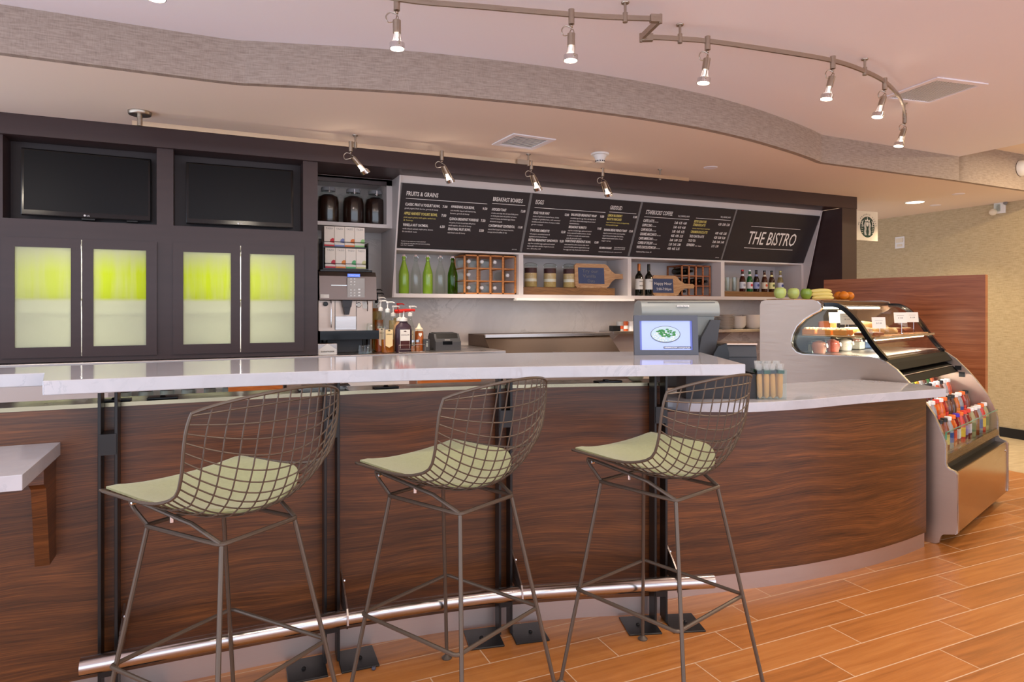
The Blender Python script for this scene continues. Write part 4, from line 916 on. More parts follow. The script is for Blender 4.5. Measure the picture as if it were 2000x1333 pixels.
for pxa, pxb, lb in ((446, 552, 'between the fridge and the papers'), (821, 938, 'below the receipt printer')):
    a, b = GY(pxa, 750, 4.5)[0], GY(pxb, 750, 4.5)[0]
    t = thing('wooden_drawer_box', 'orange brown wooden drawer box under the back counter ' + lb, 'drawer box', ((a+b)/2, 4.48, .62), 0, 'wooden drawer boxes under the counter')
    obj('drawer_front', M().box(-(b-a)/2, (b-a)/2, 0, .10, 0, .34, .004), ORW, t)
    obj('drawer_gap', M().box(-(b-a)/2+.01, (b-a)/2-.01, -.001, .001, .13, .135), BLACK, t)
t = thing('paper_stack', 'loose stack of white papers on the shelf under the bar top', 'papers', (.43, 2.73, 1.0245))
m = M()
for k in range(5): m.box(-.12+random.uniform(-.02, .02), .05+random.uniform(-.02, .02), -.04, .06, .003*k, .003*k+.002, 0, 1, R_('Z', random.uniform(-.1, .1)))
obj('sheets', m, PAPERW, t)
for i, (px, d_) in enumerate(((1060, 4.3), (1122, 4.3))):
    x, y = DX(px, d_)
    t = thing('ice_bucket', 'steel rimmed dark bucket on the aisle side, %s of two' % ['first', 'second'][i], 'bucket', (x, y, .60), 0, 'dark buckets in the staff aisle')
    obj('bucket_body', M().lathe([(.075, 0), (.10, .26), (.092, .26), (.07, .01), (0, .01)], n=22), DGREY, t)
    obj('rim', M().tube([(.10*math.cos(2*PI*k/24), .10*math.sin(2*PI*k/24), .262) for k in range(24)], .005, 6, True), CHROME, t)
x, y = DX(1091, 4.3); hold = thing('bucket_stand', 'low steel trolley carrying the two dark buckets', 'trolley', (x, y, 0))
obj('trolley_top', M().box(-.32, .32, -.17, .17, .58, .5995, .003), STEEL, hold)
for sx in (-1, 1):
    for sy in (-1, 1): obj('leg', M().tube([(sx*.29, sy*.14, 0), (sx*.29, sy*.14, .58)], .012), STEEL, hold)
for X in (-.36, -.21, .60):
    yw, an = bary(X)
    tag(obj('bar_clip', M().box(-.05, .05, 0, .05, 0, .006, .002).lathe([(.012, .006), (.008, .012), (0, .013)], (0, .02, 0), 10), BLACK, None, (X+.03, yw+.02, 1.0245)), {-.36: 'flat black clip on the bar cap, left of the first post', -.21: 'flat black clip on the bar cap, right of the first post', .60: 'flat black clip on the bar cap between first and second stools'}[X], 'clip', 'flat clips on the bar cap')
X = 1.62; yw, an = bary(X)
tag(obj('pen_tray', M().box(-.06, .06, 0, .05, 0, .008, .002).box(-.02, .0, .015, .035, .008, .013), BLACK, None, (X-.05, yw+.02, 1.0245)), 'flat black tray on the bar cap near the third stool', 'tray')
tag(obj('rag', M().ball((0, 0, .022), .03, 1.3, .8, .75).ball((.03, .01, .02), .022, 1, .8, .9), mat('linen_rag', (190, 176, 140), .9), None, (X+.09, yw+.04, 1.0245)), 'crumpled beige rag on the bar cap near the end post', 'rag')

# ================================================================== ON THE BAR AND ORDER COUNTER
# digital frame
x, y = DX(1302, 3.10)
t = thing('digital_frame', 'grey digital photo frame on the bar top showing a salad bowl', 'digital frame', (x, y, 1.1305), -YAW)
W2, Hh = .151, .188
T = R_('X', -.10) @ XZ
Tb = R_('X', -.13) @ Matrix(((1, 0.0, 0, 0), (0, 0, -1, 0), (0, 1, 0, 0), (0, 0, 0, 1)))
bz = mat('slate_frame_plastic', (76, 80, 92), .4)
def rectframe(m, W_, H_, l, r, b_, t_, z0, z1, T): 
    m.box(-W_, W_, 0, b_, z0, z1, 0, 1, T).box(-W_, W_, H_-t_, H_, z0, z1, 0, 1, T).box(-W_, -W_+l, b_, H_-t_, z0, z1, 0, 1, T).box(W_-r, W_, b_, H_-t_, z0, z1, 0, 1, T); return m
obj('bezel', rectframe(M(), W2, Hh, .026, .026, .024, .026, -.018, 0, T).box(-W2, W2, 0, Hh, -.022, -.016, 0, 1, T), bz, t)
pic = obj('screen', M().box(-W2+.026, W2-.026, .024, Hh-.026, -.016, -.006, 0, 1, T), mat('screen_pale_blue', (150, 165, 225), .15, emit=(170, 185, 245), es=.42), t)
def disc(m, cx, cy, rx, ry, z, T, n=36): return m.prism([(cx+rx*math.cos(2*PI*k/n), cy+ry*math.sin(2*PI*k/n)) for k in range(n)], z, z+.0003, T)
obj('picture_margin', M().box(-W2+.026, -W2+.036, .024, Hh-.026, -.0058, -.0052, 0, 1, T).box(W2-.036, W2-.026, .024, Hh-.026, -.0058, -.0052, 0, 1, T), mat('screen_blue_margin', (90, 100, 170), .2, emit=(90, 100, 180), es=.4), pic)
obj('picture_bowl', disc(disc(M(), -.002, .098, .071, .040, -.0056, T), 0, 0, .0001, .0001, -.0056, T), mat('screen_bowl_rim', (70, 70, 80), .3, emit=(70, 74, 84), es=.4), pic)
obj('picture_bowl_inside', disc(M(), -.002, .099, .068, .037, -.0052, T), mat('screen_bowl', (170, 190, 200), .3, emit=(150, 170, 185), es=.3), pic)
m = M(); m2 = M(); rr_ = random.Random(3)
for k in range(70):
    a_, q = rr_.uniform(0, 2*PI), math.sqrt(rr_.random())
    disc(m2, -.002+.056*q*math.cos(a_), .090+.026*q*math.sin(a_), .003, .002, -.0049+.00001*k, T, 7)
for k in range(46):
    a_, q = rr_.uniform(0, 2*PI), math.sqrt(rr_.random())
    disc(m, .000+.044*q*math.cos(a_), .103+.022*q*math.sin(a_), rr_.uniform(.004, .009), .0035, -.0042+.00001*k, T, 7)
obj('picture_rice', m2, mat('screen_rice', (214, 210, 200), .4, emit=(220, 216, 206), es=.3), pic)
obj('picture_greens', m, mat('screen_greens', (40, 110, 50), .4, emit=(30, 120, 50), es=.35), pic)
obj('caption', M().box(-.012, .118, .030, .040, -.0050, -.0046, 0, 1, T), mat('screen_caption', (40, 44, 70), .4), pic)
obj('lettering', M().text('SUPERGRAIN RICE BOWL | seasonal greens & grains', T @ TR(-.009, .0325, -.0045), .0075, .122), mat('screen_white', (240, 240, 250), .4, emit=(240, 240, 255), es=.7), pic)
obj('maker_mark', M().text('kodak', T @ TR(-.006, .009, .0003), .006), LETG, t)
obj('rear_leg', M().box(-.02, .02, .01, .08, -.05, -.02, .002, 1, T @ R_('X', 0)), BLACK, t)
# order terminal
x, y = DX(1330, 3.50)
t = thing('order_terminal', 'pale grey order terminal turned away, behind the digital frame', 'order terminal', (x, y, .9155), -YAW)
zz = lambda py, d=3.5: CH-(py-HY)*d/FOC-.9155
u = lambda px, d=3.5: (px-1330)*d/FOC
TS = T_ = Matrix(((0, 0, 1, 0), (1, 0, 0, 0), (0, 1, 0, 0), (0, 0, 0, 1)))
zt, zb = zz(589), zz(618)
prof = [(p.x, p.y) for p in catmull([(0, zb), (-.01, zb+.02), (.0, zt-.025), (.03, zt), (.12, zt+.005), (.20, zt-.01)], 4)]+[(.26, zb-.03)]
obj('rear_cover', M().prism(prof, u(1253), u(1405), T_), LGREY, t)
obj('maker_plate', M().box(u(1322), u(1345), -.012, .004, zt-.03, zt-.02, .001), WHITE, t)
obj('lettering', M().text('MICROS', TR(u(1322)+.004, -.0125, zt-.0285) @ XZ, .009, .05), LETG, t)
obj('vent_line', M().box(u(1266), u(1398), .012, .016, zt-.012, zt-.006), DGREY, t)
obj('lower_shell', M().prism([(.01, zb-.0), (.02, zz(655)), (.08, zz(690)), (.24, zz(690)), (.26, zb-.03)], u(1256), u(1396), T_), mat('mid_grey_plastic', (126, 132, 130), .4), t)
T2 = XZ
obj('tilt_arm', M().prism([(u(1387), zz(625)), (u(1405), zz(625)), (u(1400), zz(660)), (u(1392), zz(698)), (u(1362), zz(698)), (u(1368), zz(660))], -.035, -.002, XZ @ TR(0, 0, .02)), DGREY, t)
obj('pivot_knob', M().lathe([(.018, 0), (.018, .012), (0, .014)], n=16, T=TR(u(1377), .0, zz(676)) @ R_('X', PI/2)), BLACK, t)
obj('pedestal', M().box(u(1290), u(1380), .08, .24, .0, zz(688), .01), DGREY, t)
# receipt printer 2
x, y = DX(1446, 3.42)
t = thing('ticket_printer', 'large charcoal ticket printer between order terminal and display case', 'printer', (x, y, .9155), -YAW)
u = lambda px, d=3.42: (px-1446)*d/FOC; zz = lambda py, d=3.42: CH-(py-HY)*d/FOC-.9155
obj('casing', M().prism([(0, 0), (0, zz(698)), (.01, zz(676)), (.03, zz(672)), (.22, zz(672)), (.24, 0)], u(1420), u(1478), T_), DGREY, t)
obj('lid', M().box(u(1419), u(1479), -.004, .2, zz(675), zz(671), .003), STEELM, t)
obj('slot_line', M().box(u(1420), u(1478), -.002, .002, zz(699), zz(697)), BLACK, t)
obj('side_flap', M().prism([(u(1391), zz(692)), (u(1400), zz(676)), (u(1416), zz(671)), (u(1421), zz(690)), (u(1421), zz(705)), (u(1391), zz(702))], -.03, -.004, XZ @ TR(0, 0, .03)), BLACK, t)
# black bin
x, y = DX(1411, 3.16)
t = thing('supply_bin', 'matte black supply bin on the order counter under the bar end', 'bin', (x, y, .9155), -YAW)
m = M().box(-.175, .175, 0, .006, 0, .118).box(-.175, .175, .17, .176, 0, .118).box(-.175, -.169, .006, .17, 0, .118).box(.169, .175, .006, .17, 0, .118).box(-.169, .169, .006, .17, 0, .006)
obj('bin_shell', m, mat('matte_black_bin', (44, 42, 46), .6), t)
tag(obj('red_scoop', M().ball((0, 0, .018), .03, 1.8, .8, .6), RED, None, tuple(V((x, y, 1.03))+Matrix.Rotation(-YAW, 3, 'Z') @ V((-.06, .06, -.01)))), 'red plastic scoop handle showing over the black bin', 'scoop') 
tag(obj('red_pen', M().tube([(0, 0, -.09), (.03, .02, .012)], .006, 8), RED, None, tuple(V((x, y, 1.03))+Matrix.Rotation(-YAW, 3, 'Z') @ V((.02, .05, .0)))), 'red marker pen standing in the black bin', 'pen')
# biscotti
x, y = DX(1508, 3.13)
t = thing('acrylic_box', 'open clear acrylic box of wrapped biscotti on the order counter', 'box', (x, y, .9155), -YAW)
m = M()
for a in ((-.07, .07, 0, .003), (-.07, .07, .097, .1), (-.07, -.067, .003, .097), (.067, .07, .003, .097)): m.box(*a, 0, .143)
m.box(-.067, .067, .003, .097, 0, .003)
obj('acrylic_walls', m, PANE, t)
BISC = mat('almond_biscotti', (196, 146, 84), .8, var=.3, vscale=60, bump=.6, bscale=80)
bk = 0
for i in range(4):
    for j in range(2):
        q = V((-.048+i*.032, .028+j*.045, .0035)); 
        b = thing('wrapped_biscotti', 'wrapped almond biscotti in the acrylic box, %s of the %s row' % (nm[i], ['front', 'rear'][j]), 'biscotti', tuple(V((x, y, .9155))+Matrix.Rotation(-YAW, 3, 'Z') @ q), -YAW, 'wrapped biscotti in the box')
        T = R_('Y', random.uniform(-.05, .05)) @ R_('X', random.uniform(-.03, .03))
        obj('biscuit', M().lathe([(.004, 0), (.013, .01), (.0135, .10), (.009, .128), (0, .132)], n=10, T=T, sy=.7), BISC, b)
        obj('label_band', M().box(-.0155, .0155, -.012, .012, .118, .134, .001, 1, T), BLACK if (i+j) % 2 == 0 else mat('dark_green_label', (30, 70, 50), .5), b)
        m = M(); 
        m.lathe([(.0155, .118), (.013, .135), (.02, .165+.01*((i*3+j) % 3)), (.018, .166+.01*((i*3+j) % 3))], n=7, T=T, sy=.75)
        obj('cellophane_wrap', m, mat('crinkled_film', (236, 240, 240), .15, trans=.75, ior=1.1), b)

# ================================================================== WIRE STOOLS
def lerp(a, b, t): return a+(b-a)*t
def curve1(pts, v):
    for (a, *A), (b, *B) in zip(pts, pts[1:]):
        if v <= b: t = (v-a)/(b-a); t_ = t*t*(3-2*t)*.25+t*.75; return [lerp(p, q, t_) for p, q in zip(A, B)]
    return list(pts[-1][1:])
def smooth_table(pts):
    P = catmull([V((p[1], p[2], p[3])) for p in pts], 12); n = len(pts)-1; tab = []
    for i, p in enumerate(P):
        k = i/12; j = min(int(k), n-1); tab.append((lerp(pts[j][0], pts[j+1][0], k-j), p.x, p.y, p.z))
    return tab
CEN = smooth_table([(0, 0, .245, .822), (.15, 0, .15, .803), (.32, 0, .04, .782), (.46, 0, -.06, .772), (.58, 0, -.145, .785), (.68, 0, -.20, .83), (.80, 0, -.24, .92), (.9, 0, -.265, 1.03), (1, 0, -.283, 1.135)])
EDG = smooth_table([(0, .238, .212, .850), (.15, .243, .12, .848), (.32, .25, .02, .848), (.46, .255, -.07, .858), (.58, .258, -.140, .885), (.68, .260, -.166, .935), (.80, .262, -.178, 1.0), (.9, .260, -.186, 1.055), (1, .250, -.195, 1.10)])
def shell(u, v):
    c = curve1(CEN, v); e = curve1(EDG, v); g = abs(u)**(2.3 if v < .6 else 2.0)
    return V((e[0]*u, lerp(c[1], e[1], g), lerp(c[2], e[2], g)))
def make_stool():
    t = thing('bar_stool', '', 'bar stool', (0, 0, 0), 0, 'wire bar stools along the bar')
    m = M(); NU, NV = 13, 24
    for i in range(1, NU):
        u = -1+2*i/NU; m.tube([shell(u, k/26) for k in range(27)], .0022, 5)
    for j in range(1, NV):
        v = j/NV; m.tube([shell(-1+2*k/22, v)+V((0, 0, .003)) for k in range(23)], .0022, 5)
    sh = obj('wire_shell', m, BRONZE, t)
    rim = [shell(-1+2*k/20, 0) for k in range(21)]+[shell(1, k/24) for k in range(1, 24)]+[shell(1-2*k/24, 1-.02*(abs(1-2*k/24)**10)) for k in range(25)]+[shell(-1, 1-k/24) for k in range(1, 24)]
    obj('rim', M().tube(rim, .0045, 7, True), BRONZE, sh)
    # seat pad
    vs = M(); top_, bot = [], []
    nu, nv = 16, 22; b = vs.b
    def ext(u, v): return u*(.93-.10*max(0, (v-.35)/.3)**2)
    grid = []
    for j in range(nv+1):
        v = .012+.57*j/nv; row = []
        for i in range(nu+1):
            u = -1+2*i/nu; lim = math.sqrt(max(0, 1-max(0, (j/nv-.55)/.47)**2.4))
            p = shell(ext(u, v)*max(lim, .05), v); ed = min(1, 6*min(i, nu-i)/nu, 8*min(j, nv-j)/nv) if True else 1
            row.append((p+V((0, 0, .0055)), p+V((0, 0, .0055+.006+.014*min(1, ed)**.5))))
        grid.append(row)
    A = [[b.verts.new(q[1]) for q in r] for r in grid]; B = [[b.verts.new(q[0]) for q in r] for r in grid]
    for j in range(nv):
        for i in range(nu):
            b.faces.new((A[j][i], A[j+1][i], A[j+1][i+1], A[j][i+1])).smooth = True
            b.faces.new((B[j][i], B[j][i+1], B[j+1][i+1], B[j+1][i])).smooth = True
    for j in range(nv):
        b.faces.new((A[j][0], B[j][0], B[j+1][0], A[j+1][0])); b.faces.new((A[j][nu], A[j+1][nu], B[j+1][nu], B[j][nu]))
    for i in range(nu):
        b.faces.new((A[0][i], A[0][i+1], B[0][i+1], B[0][i])); b.faces.new((A[nv][i], B[nv][i], B[nv][i+1], A[nv][i+1]))
    bmesh.ops.recalc_face_normals(b, faces=b.faces[:])
    obj('seat_cushion', vs, CUSH, t, label='sage green wool seat pad')
    zr, hx, hy, yr = .344, .195, .208, .016; zt, tx, ty, yt = .727, .125, .158, .018
    for sx in (-1, 1):
        for sy in (-1, 1):
            T0 = V((sx*tx, yt+sy*ty, zt)); F0 = V((sx*.240, .005+sy*.262, .012))
            lg = obj('leg', M().tube([T0, lerp(T0, F0, .5), F0], .0068, 8), BRONZE, t)
            obj('foot_glide', M().lathe([(.019, 0), (.02, .004), (.012, .011), (.007, .016), (0, .016)], (F0.x, F0.y, 0), 14), BRONZE, lg)
    def ring(x, y, yy, z, r=.014):
        P = []
        for sx, sy in ((1, 1), (-1, 1), (-1, -1), (1, -1)):
            cx, cy = sx*(x-r), yy+sy*(y-r); a0 = {(1, 1): 0, (-1, 1): 90, (-1, -1): 180, (1, -1): 270}[(sx, sy)]
            P += [V((cx+r*math.cos(math.radians(a0+q)), cy+r*math.sin(math.radians(a0+q)), z)) for q in (0, 30, 60, 90)]
        return P
    obj('foot_ring', M().tube(ring(hx+.006, hy+.006, yr, zr), .0065, 8, True), BRONZE, t)
    obj('top_frame', M().tube(ring(tx+.006, ty+.006, yt, zt), .0065, 8, True), BRONZE, t)
    for sx in (-1, 1):
        P = [(sx*tx, yt+ty, zt), (sx*.148, .20, .775), (sx*.152, .215, .800), (sx*.152, .19, .804), (sx*.150, .0, .780), (sx*.145, -.045, .772), (sx*.128, yt-ty, zt+.002)]
        P = [V(P[0])]+[lerp(V(P[0]), V(P[1]), .9)]+catmull(P[1:-1], 4)+[V(P[-1])]
        rl = obj('seat_rail', M().tube(P, .0062, 8), BRONZE, t)
        obj('bolt', M().lathe([(.006, 0), (.006, .014), (0, .016)], n=8, T=TR(sx*.155, .185, .800) @ R_('Y', sx*PI/2)), CHROME, rl)
        obj('bolt', M().lathe([(.006, 0), (.006, .016), (0, .018)], n=8, T=TR(sx*.150, .03, .782) @ R_('X', PI)), CHROME, rl)
    return t
st = make_stool()
poses = [(.024, 2.085, 127.5, 'wire bar stool with green pad, nearest of the three, left end of the bar'), (.718, 2.067, 117.6, 'wire bar stool with green pad, the middle one of three'), (1.435, 1.900, 107.6, 'wire bar stool with green pad, at the bar end beside the order counter')]
for i, (x, y, a_, lb) in enumerate(poses):
    o = st if i == 0 else copy_tree(st)
    o.location = (x, y, 0); o.rotation_euler = (0, 0, math.radians(a_-90)); o['label'] = lb

# ================================================================== PASTRY DISPLAY CASE
CTH = math.radians(18.6); CO = (3.79, 2.343)
case = thing('display_case', 'curved glass refrigerated pastry and drinks display case with steel side panels', 'display case', (CO[0], CO[1], 0), CTH)
CM = TR(CO[0], CO[1], 0) @ R_('Z', CTH)
YZ = Matrix(((0, 0, 1, 0), (1, 0, 0, 0), (0, 1, 0, 0), (0, 0, 0, 1)))      # prism drawn in (y, z), extruded along x
prof = [(.163, .0), (.105, .002), (.088, .012), (.080, .050), (.066, .064), (.01, .077), (0, .086), (0, .415), (.012, .429), (.036, .437), (.050, .448), (.056, .466), (.056, .58), (.065, .614), (.087, .67), (.114, .734), (.14, .775), (.185, .84), (.231, .899), (.31, .985), (.366, 1.026), (.405, 1.046), (.451, 1.052), (.631, 1.050), (.863, 1.048), (.905, 1.060), (.933, 1.090), (.941, 1.128), (.931, 1.176), (.904, 1.231), (.857, 1.279), (.804, 1.313), (.758, 1.337), (.742, 1.355), (.748, 1.376), (.770, 1.398), (.804, 1.408), (1.12, 1.408), (1.150, 1.398), (1.159, 1.37), (1.159, .0)]
for x0 in (0, 1.275):
    sp = obj('side_panel', M().prism(prof, x0, x0+.025, YZ), STEELM, case)
    obj('edge_trim', M().tube([V((x0+.0125, p[0], p[1])) for p in prof[5:36]], .0001, flat=(.027, .006)), STEEL, sp)
arc = catmull([(.74, 1.375), (.669, 1.372), (.619, 1.347), (.57, 1.300), (.522, 1.239), (.475, 1.164), (.428, 1.097), (.375, 1.035)], 4)
arc = [(p.x, p.y) for p in arc]
for xx, nm_ in ((.045, 0), (1.255, 1)):
    obj('glass_frame', M().tube([V((xx, p[0], p[1])) for p in arc], .01, flat=(.035, .028)), BLACKG, case)
def arcband(x0, x1, o, th, n=None):
    P = arc; m = M(); out, inn = [], []
    for i, p in enumerate(P):
        a = V(P[max(i-1, 0)]); b = V(P[min(i+1, len(P)-1)]); t = (b-a).normalized(); nn = V((-t.y, t.x))
        out.append((p[0]-nn.x*o, p[1]-nn.y*o)); inn.append((p[0]-nn.x*(o+th), p[1]-nn.y*(o+th)))
    return m.prism(out+inn[::-1], x0, x1, YZ)
gl = obj('curved_glass', arcband(.065, 1.235, -.004, .004), LIDG, case)
for p in gl.data.polygons: p.use_smooth = False
obj('side_glass', M().prism(arc+[(.42, 1.05), (.95, 1.05), (.98, 1.36)], .034, .038, YZ), PANE, case)
obj('top_lid', M().prism([(.74, 1.372), (.74, 1.395), (.77, 1.404), (1.12, 1.404), (1.15, 1.39), (1.15, 1.372)], .026, 1.274, YZ), brushed('lid_bronze', (120, 98, 82), .3), case)
obj('lid_rim', M().tube([V((1.262, .735, 1.376)), V((1.262, .745, 1.402)), V((1.262, .79, 1.409)), V((1.262, 1.12, 1.409))], .005, flat=(.028, .005)), STEEL, case)
m = M().prism([(.385, 1.045), (.355, 1.015), (.325, .975), (.345, .965), (.43, 1.03), (.43, 1.045)], .026, 1.274, YZ)
obj('sash_bar', m, mat('satin_black_metal', (14, 11, 11), .6, spec=.1), case)
obj('lower_fascia', M().prism([(.33, .94), (.29, .895), (.31, .885), (.52, .93), (.52, .99), (.36, .955)], .026, 1.274, YZ), MATS['satin_black_metal'], case)
obj('fascia_strip', M().tube([V((.03, .322, .937)), V((1.27, .322, .937))], .003, 6), STEEL, case)
obj('upper_deck', M().box(.026, 1.274, .44, 1.0, 1.03, 1.05), STEEL, case)
obj('rear_wall', M().box(.026, 1.274, .98, 1.0, .0, 1.375), mat('case_dark_liner', (20, 18, 20), .5, spec=.2), case)
obj('glass_shelf', M().box(.04, 1.26, .44, .95, 1.160, 1.168), PANEG, case)
obj('shelf_rail', M().box(.04, 1.26, .436, .442, 1.157, 1.171), STEEL, case)
obj('lamp_tube', M().tube([V((.08, .80, 1.355)), V((1.22, .80, 1.355))], .008, 8), mat('lamp_tube_glow', (255, 244, 226), .4, emit=(255, 236, 206), es=14), case)
obj('lamp_tube', M().tube([V((.08, .50, 1.148)), V((1.22, .50, 1.148))], .006, 8), MATS['lamp_tube_glow'], case)
obj('lamp_tube', M().tube([V((.08, .50, .905)), V((1.22, .50, .905))], .007, 8), MATS['lamp_tube_glow'], case)
obj('drinks_back', M().box(.026, 1.274, .60, .62, .46, .93), STEEL, case)
STEP = [(.075, .50), (.185, .575), (.295, .65), (.405, .70)]
m = M()
for k, (y, z) in enumerate(STEP): m.box(.027, 1.273, y, y+.11 if k < 3 else .60, z-.012, z)
obj('step_shelf', m, STEEL, case)
obj('front_glass', M().box(.024, 1.276, .056, .062, .512, .642), PANE, case)
obj('glass_edge', M().box(.022, 1.278, .0555, .0625, .640, .643).box(.020, .024, .0555, .0625, .60, .641), GLEDGE, case)
obj('glass_rail', M().prism([(.058, .455), (.050, .470), (.056, .512), (.07, .512), (.075, .46)], .026, 1.274, YZ), brushed('rail_bronze', (140, 116, 90), .25), case)
obj('grille_channel', M().box(.026, 1.274, .012, .075, .40, .42).box(.026, 1.274, .07, .078, .42, .47), BLACK, case)
obj('front_panel', M().box(.026, 1.274, .004, .014, .080, .425, .002), brushed('front_panel_steel', (176, 150, 120), .18), case)
obj('base_body', M().box(.03, 1.27, .09, .97, .055, .40), BSTEEL, case)
obj('lock', M().lathe([(.009, 0), (.009, .004), (0, .005)], n=14, T=TR(1.235, .004, .37) @ R_('X', PI/2)), CHROME, case)
obj('thermostat', M().box(1.266, 1.2745, .27, .31, .905, .935).box(1.266, 1.2745, .25, .285, .855, .89), BLACK, case)
for y in (.17, .9):
    for x in (.1, 1.2): obj('foot', M().lathe([(.02, 0), (.02, .012), (.012, .02), (.012, .056)], (x, y, 0), 12), CHROME, case)
light('AREA', 'case_lamp_light', tuple(CM @ V((.65, .74, 1.350))), 12, (1, .9, .74), 1.15, tuple(CM @ V((.65, .70, 1.0))), sizey=.03)
light('AREA', 'case_lamp_light', tuple(CM @ V((.65, .52, 1.140))), 7, (1, .93, .82), 1.15, tuple(CM @ V((.65, .62, .9))), sizey=.03)
light('AREA', 'case_lamp_light', tuple(CM @ V((.65, .47, .90))), 11, (1, .94, .84), 1.15, tuple(CM @ V((.65, .20, .5))), sizey=.03)
def C(x, y, z): return tuple(CM @ V((x, y, z)))
# fruit on a tray
t = thing('fruit_tray', 'thin wooden tray of fruit on top of the display case', 'tray', C(.18, 1.05, 1.4095), CTH)
tx0 = .0
obj('tray_board', M().prism([(-.12, -.10), (.80, -.12), (.86, 0), (.80, .08), (-.12, .09), (-.16, 0)], 0, .006), BOARDW, t)
def fx(px, y=1.03):                     # local x on the case top seen at px
    for k in range(1400):
        x = -.1+k*.001; w_ = CM @ V((x, y, 0)); r = w_.x*math.cos(YAW)-w_.y*math.sin(YAW); d = w_.x*math.sin(YAW)+w_.y*math.cos(YAW)
        if 1000+FOC*r/d >= px: return x
    return 1.2
AP = mat('apple_pale_green', (178, 196, 110), .3, var=.12, vscale=20, coat=.2); AP2 = mat('apple_green', (128, 160, 60), .3, var=.15, vscale=20, coat=.2)
aprof = [(0, .008), (.012, .002), (.024, .004), (.036, .022), (.041, .045), (.036, .066), (.022, .076), (.010, .073), (0, .066)]
for px, mt_, lb in ((1523.5, AP, 'pale green apple, first on the fruit tray'), (1549.5, AP, 'pale green apple in the middle of three'), (1574.5, AP2, 'darker green apple beside the bananas')):
    a = thing('apple', lb, 'apple', C(fx(px, 1.03), 1.03, 1.416), CTH, 'apples on the tray')
    obj('flesh', M().lathe(aprof, n=18), mt_, a)
    obj('stem', M().tube([(0, 0, .066), (.002, 0, .082)], .0015, 5), mat('stem_brown', (80, 60, 30), .7), a)
BAN = mat('banana_skin', (222, 204, 120), .45, var=.08, vscale=20)
for k in range(3):
    xx = fx(1612, 1.0); a = thing('banana', 'yellow banana in a bunch on the tray, %s layer' % ['bottom', 'middle', 'top'][k], 'banana', C(xx, 1.02+.008*k, 1.4165+.025*k), -YAW+.12, 'bananas on the tray')
    P = catmull([(-.085, 0, .012), (-.05, -.01, .014), (0, -.016, .017), (.05, -.01, .016), (.085, .0, .012)], 4)
    R = [.006+.0105*math.sin(PI*i/(len(P)-1))**.45 for i in range(len(P))]
    obj('banana_skin', M().tube(P, R, 9), BAN, a)
    obj('tip', M().tube([(.084, 0, .012), (.092, .002, .011)], [.006, .004], 7), mat('banana_tip', (120, 110, 50), .6), a)
ORN = mat('orange_peel', (226, 130, 30), .4, bump=.25, bscale=300)
for px, y, lb in ((1638, 1.07, 'orange partly behind the bananas'), (1648, 1.0, 'orange in the middle of three'), (1659, 1.04, 'orange at the far end of the tray')):
    a = thing('orange', lb, 'orange', C(fx(px, y), y, 1.4165), CTH, 'oranges on the tray')
    obj('peel', M().ball((0, 0, .035), .036, 1, 1, .96, 18), ORN, a); obj('stem_scar', M().ball((0, 0, .0695), .003), mat('stem_green', (90, 110, 40), .7), a)
# pastries on the upper shelf
SH = 1.1685; DK = 1.0505
def tray(x, y, w_, d_, z, lb):
    tag(obj('serving_slab', M().box(-w_/2, w_/2, -d_/2, d_/2, 0, .008, .002), BOARDW, None, C(x, y, z), (0, 0, CTH)), lb, 'tray', 'wooden slabs on the glass shelf')
tray(.20, .70, .26, .40, SH, 'thin wooden slab on the glass shelf under the near pastries'); tray(.60, .66, .36, .40, SH, 'thin wooden slab on the glass shelf under the bagels'); tray(1.03, .66, .34, .40, SH, 'thin wooden slab on the glass shelf at the far end')
SZ = SH+.0085
CRUST = mat('golden_crust', (206, 130, 56), .6, var=.25, vscale=40, bump=.4, bscale=90); CRUMB = mat('crumble_topping', (236, 216, 180), .85, var=.1, vscale=60, bump=.8, bscale=120)
BRN = mat('brown_cake', (130, 72, 40), .7, var=.2, vscale=60, bump=.4, bscale=80); BREAD = mat('pale_bagel', (206, 164, 100), .6, var=.25, vscale=30, bump=.3, bscale=80)
def pastry(name, lb, cat, x, y, parts, grp=None, z=None, rz=0):
    p = thing(name, lb, cat, C(x, y, SZ if z is None else z), CTH+rz, grp)
    for n_, mm, mt_ in parts: obj(n_, mm, mt_, p)
    return p
for k, (y, w_) in enumerate(((.86, 'nearest the case end panel'), (.76, 'in the middle'), (.66, 'toward the front glass'))):
    cr = M(); rr2 = random.Random(k)
    for q in range(26): cr.ball((rr2.uniform(-.05, .05), rr2.uniform(-.035, .035), .038), rr2.uniform(.007, .011), n=6)
    pastry('coffee_cake', 'crumb topped coffee cake slice on the glass shelf, '+w_, 'cake', .13, y, [('cake_body', M().box(-.055, .055, -.043, .043, 0, .036, .006), CRUST), ('crumble', cr, CRUMB)], 'crumb cakes')
for k, (x, y) in enumerate(((.17, .555), (.235, .50))):
    pastry('brownie', 'flat brown pastry slice at the front of the shelf, %s of two' % nm[k], 'pastry', x, y, [('pastry_body', M().box(-.05, .05, -.035, .035, 0, .018, .005), BRN), ('glaze', M().box(-.045, .045, -.03, .03, .0185, .021, .001), mat('nut_glaze', (150, 84, 44), .35, bump=.5, bscale=150))], 'brown slices')
pastry('loaf_cake', 'brown loaf cake standing behind the price cards', 'cake', .38, .86, [('loaf', M().box(-.06, .06, -.04, .04, 0, .085, .018, 3), BRN), ('cut_face', M().box(-.05, .05, -.0415, -.0405, .01, .075), CRUST)])
pastry('scone', 'blueberry scone on the glass shelf near the loaf cake', 'scone', .34, .60, [('scone_body', M().prism([(-.05, -.04), (.05, -.04), (.0, .05)], 0, .035), BREAD), ('scone_top', M().ball((0, -.01, .03), .035, 1.2, 1, .5, 12), CRUMB)])
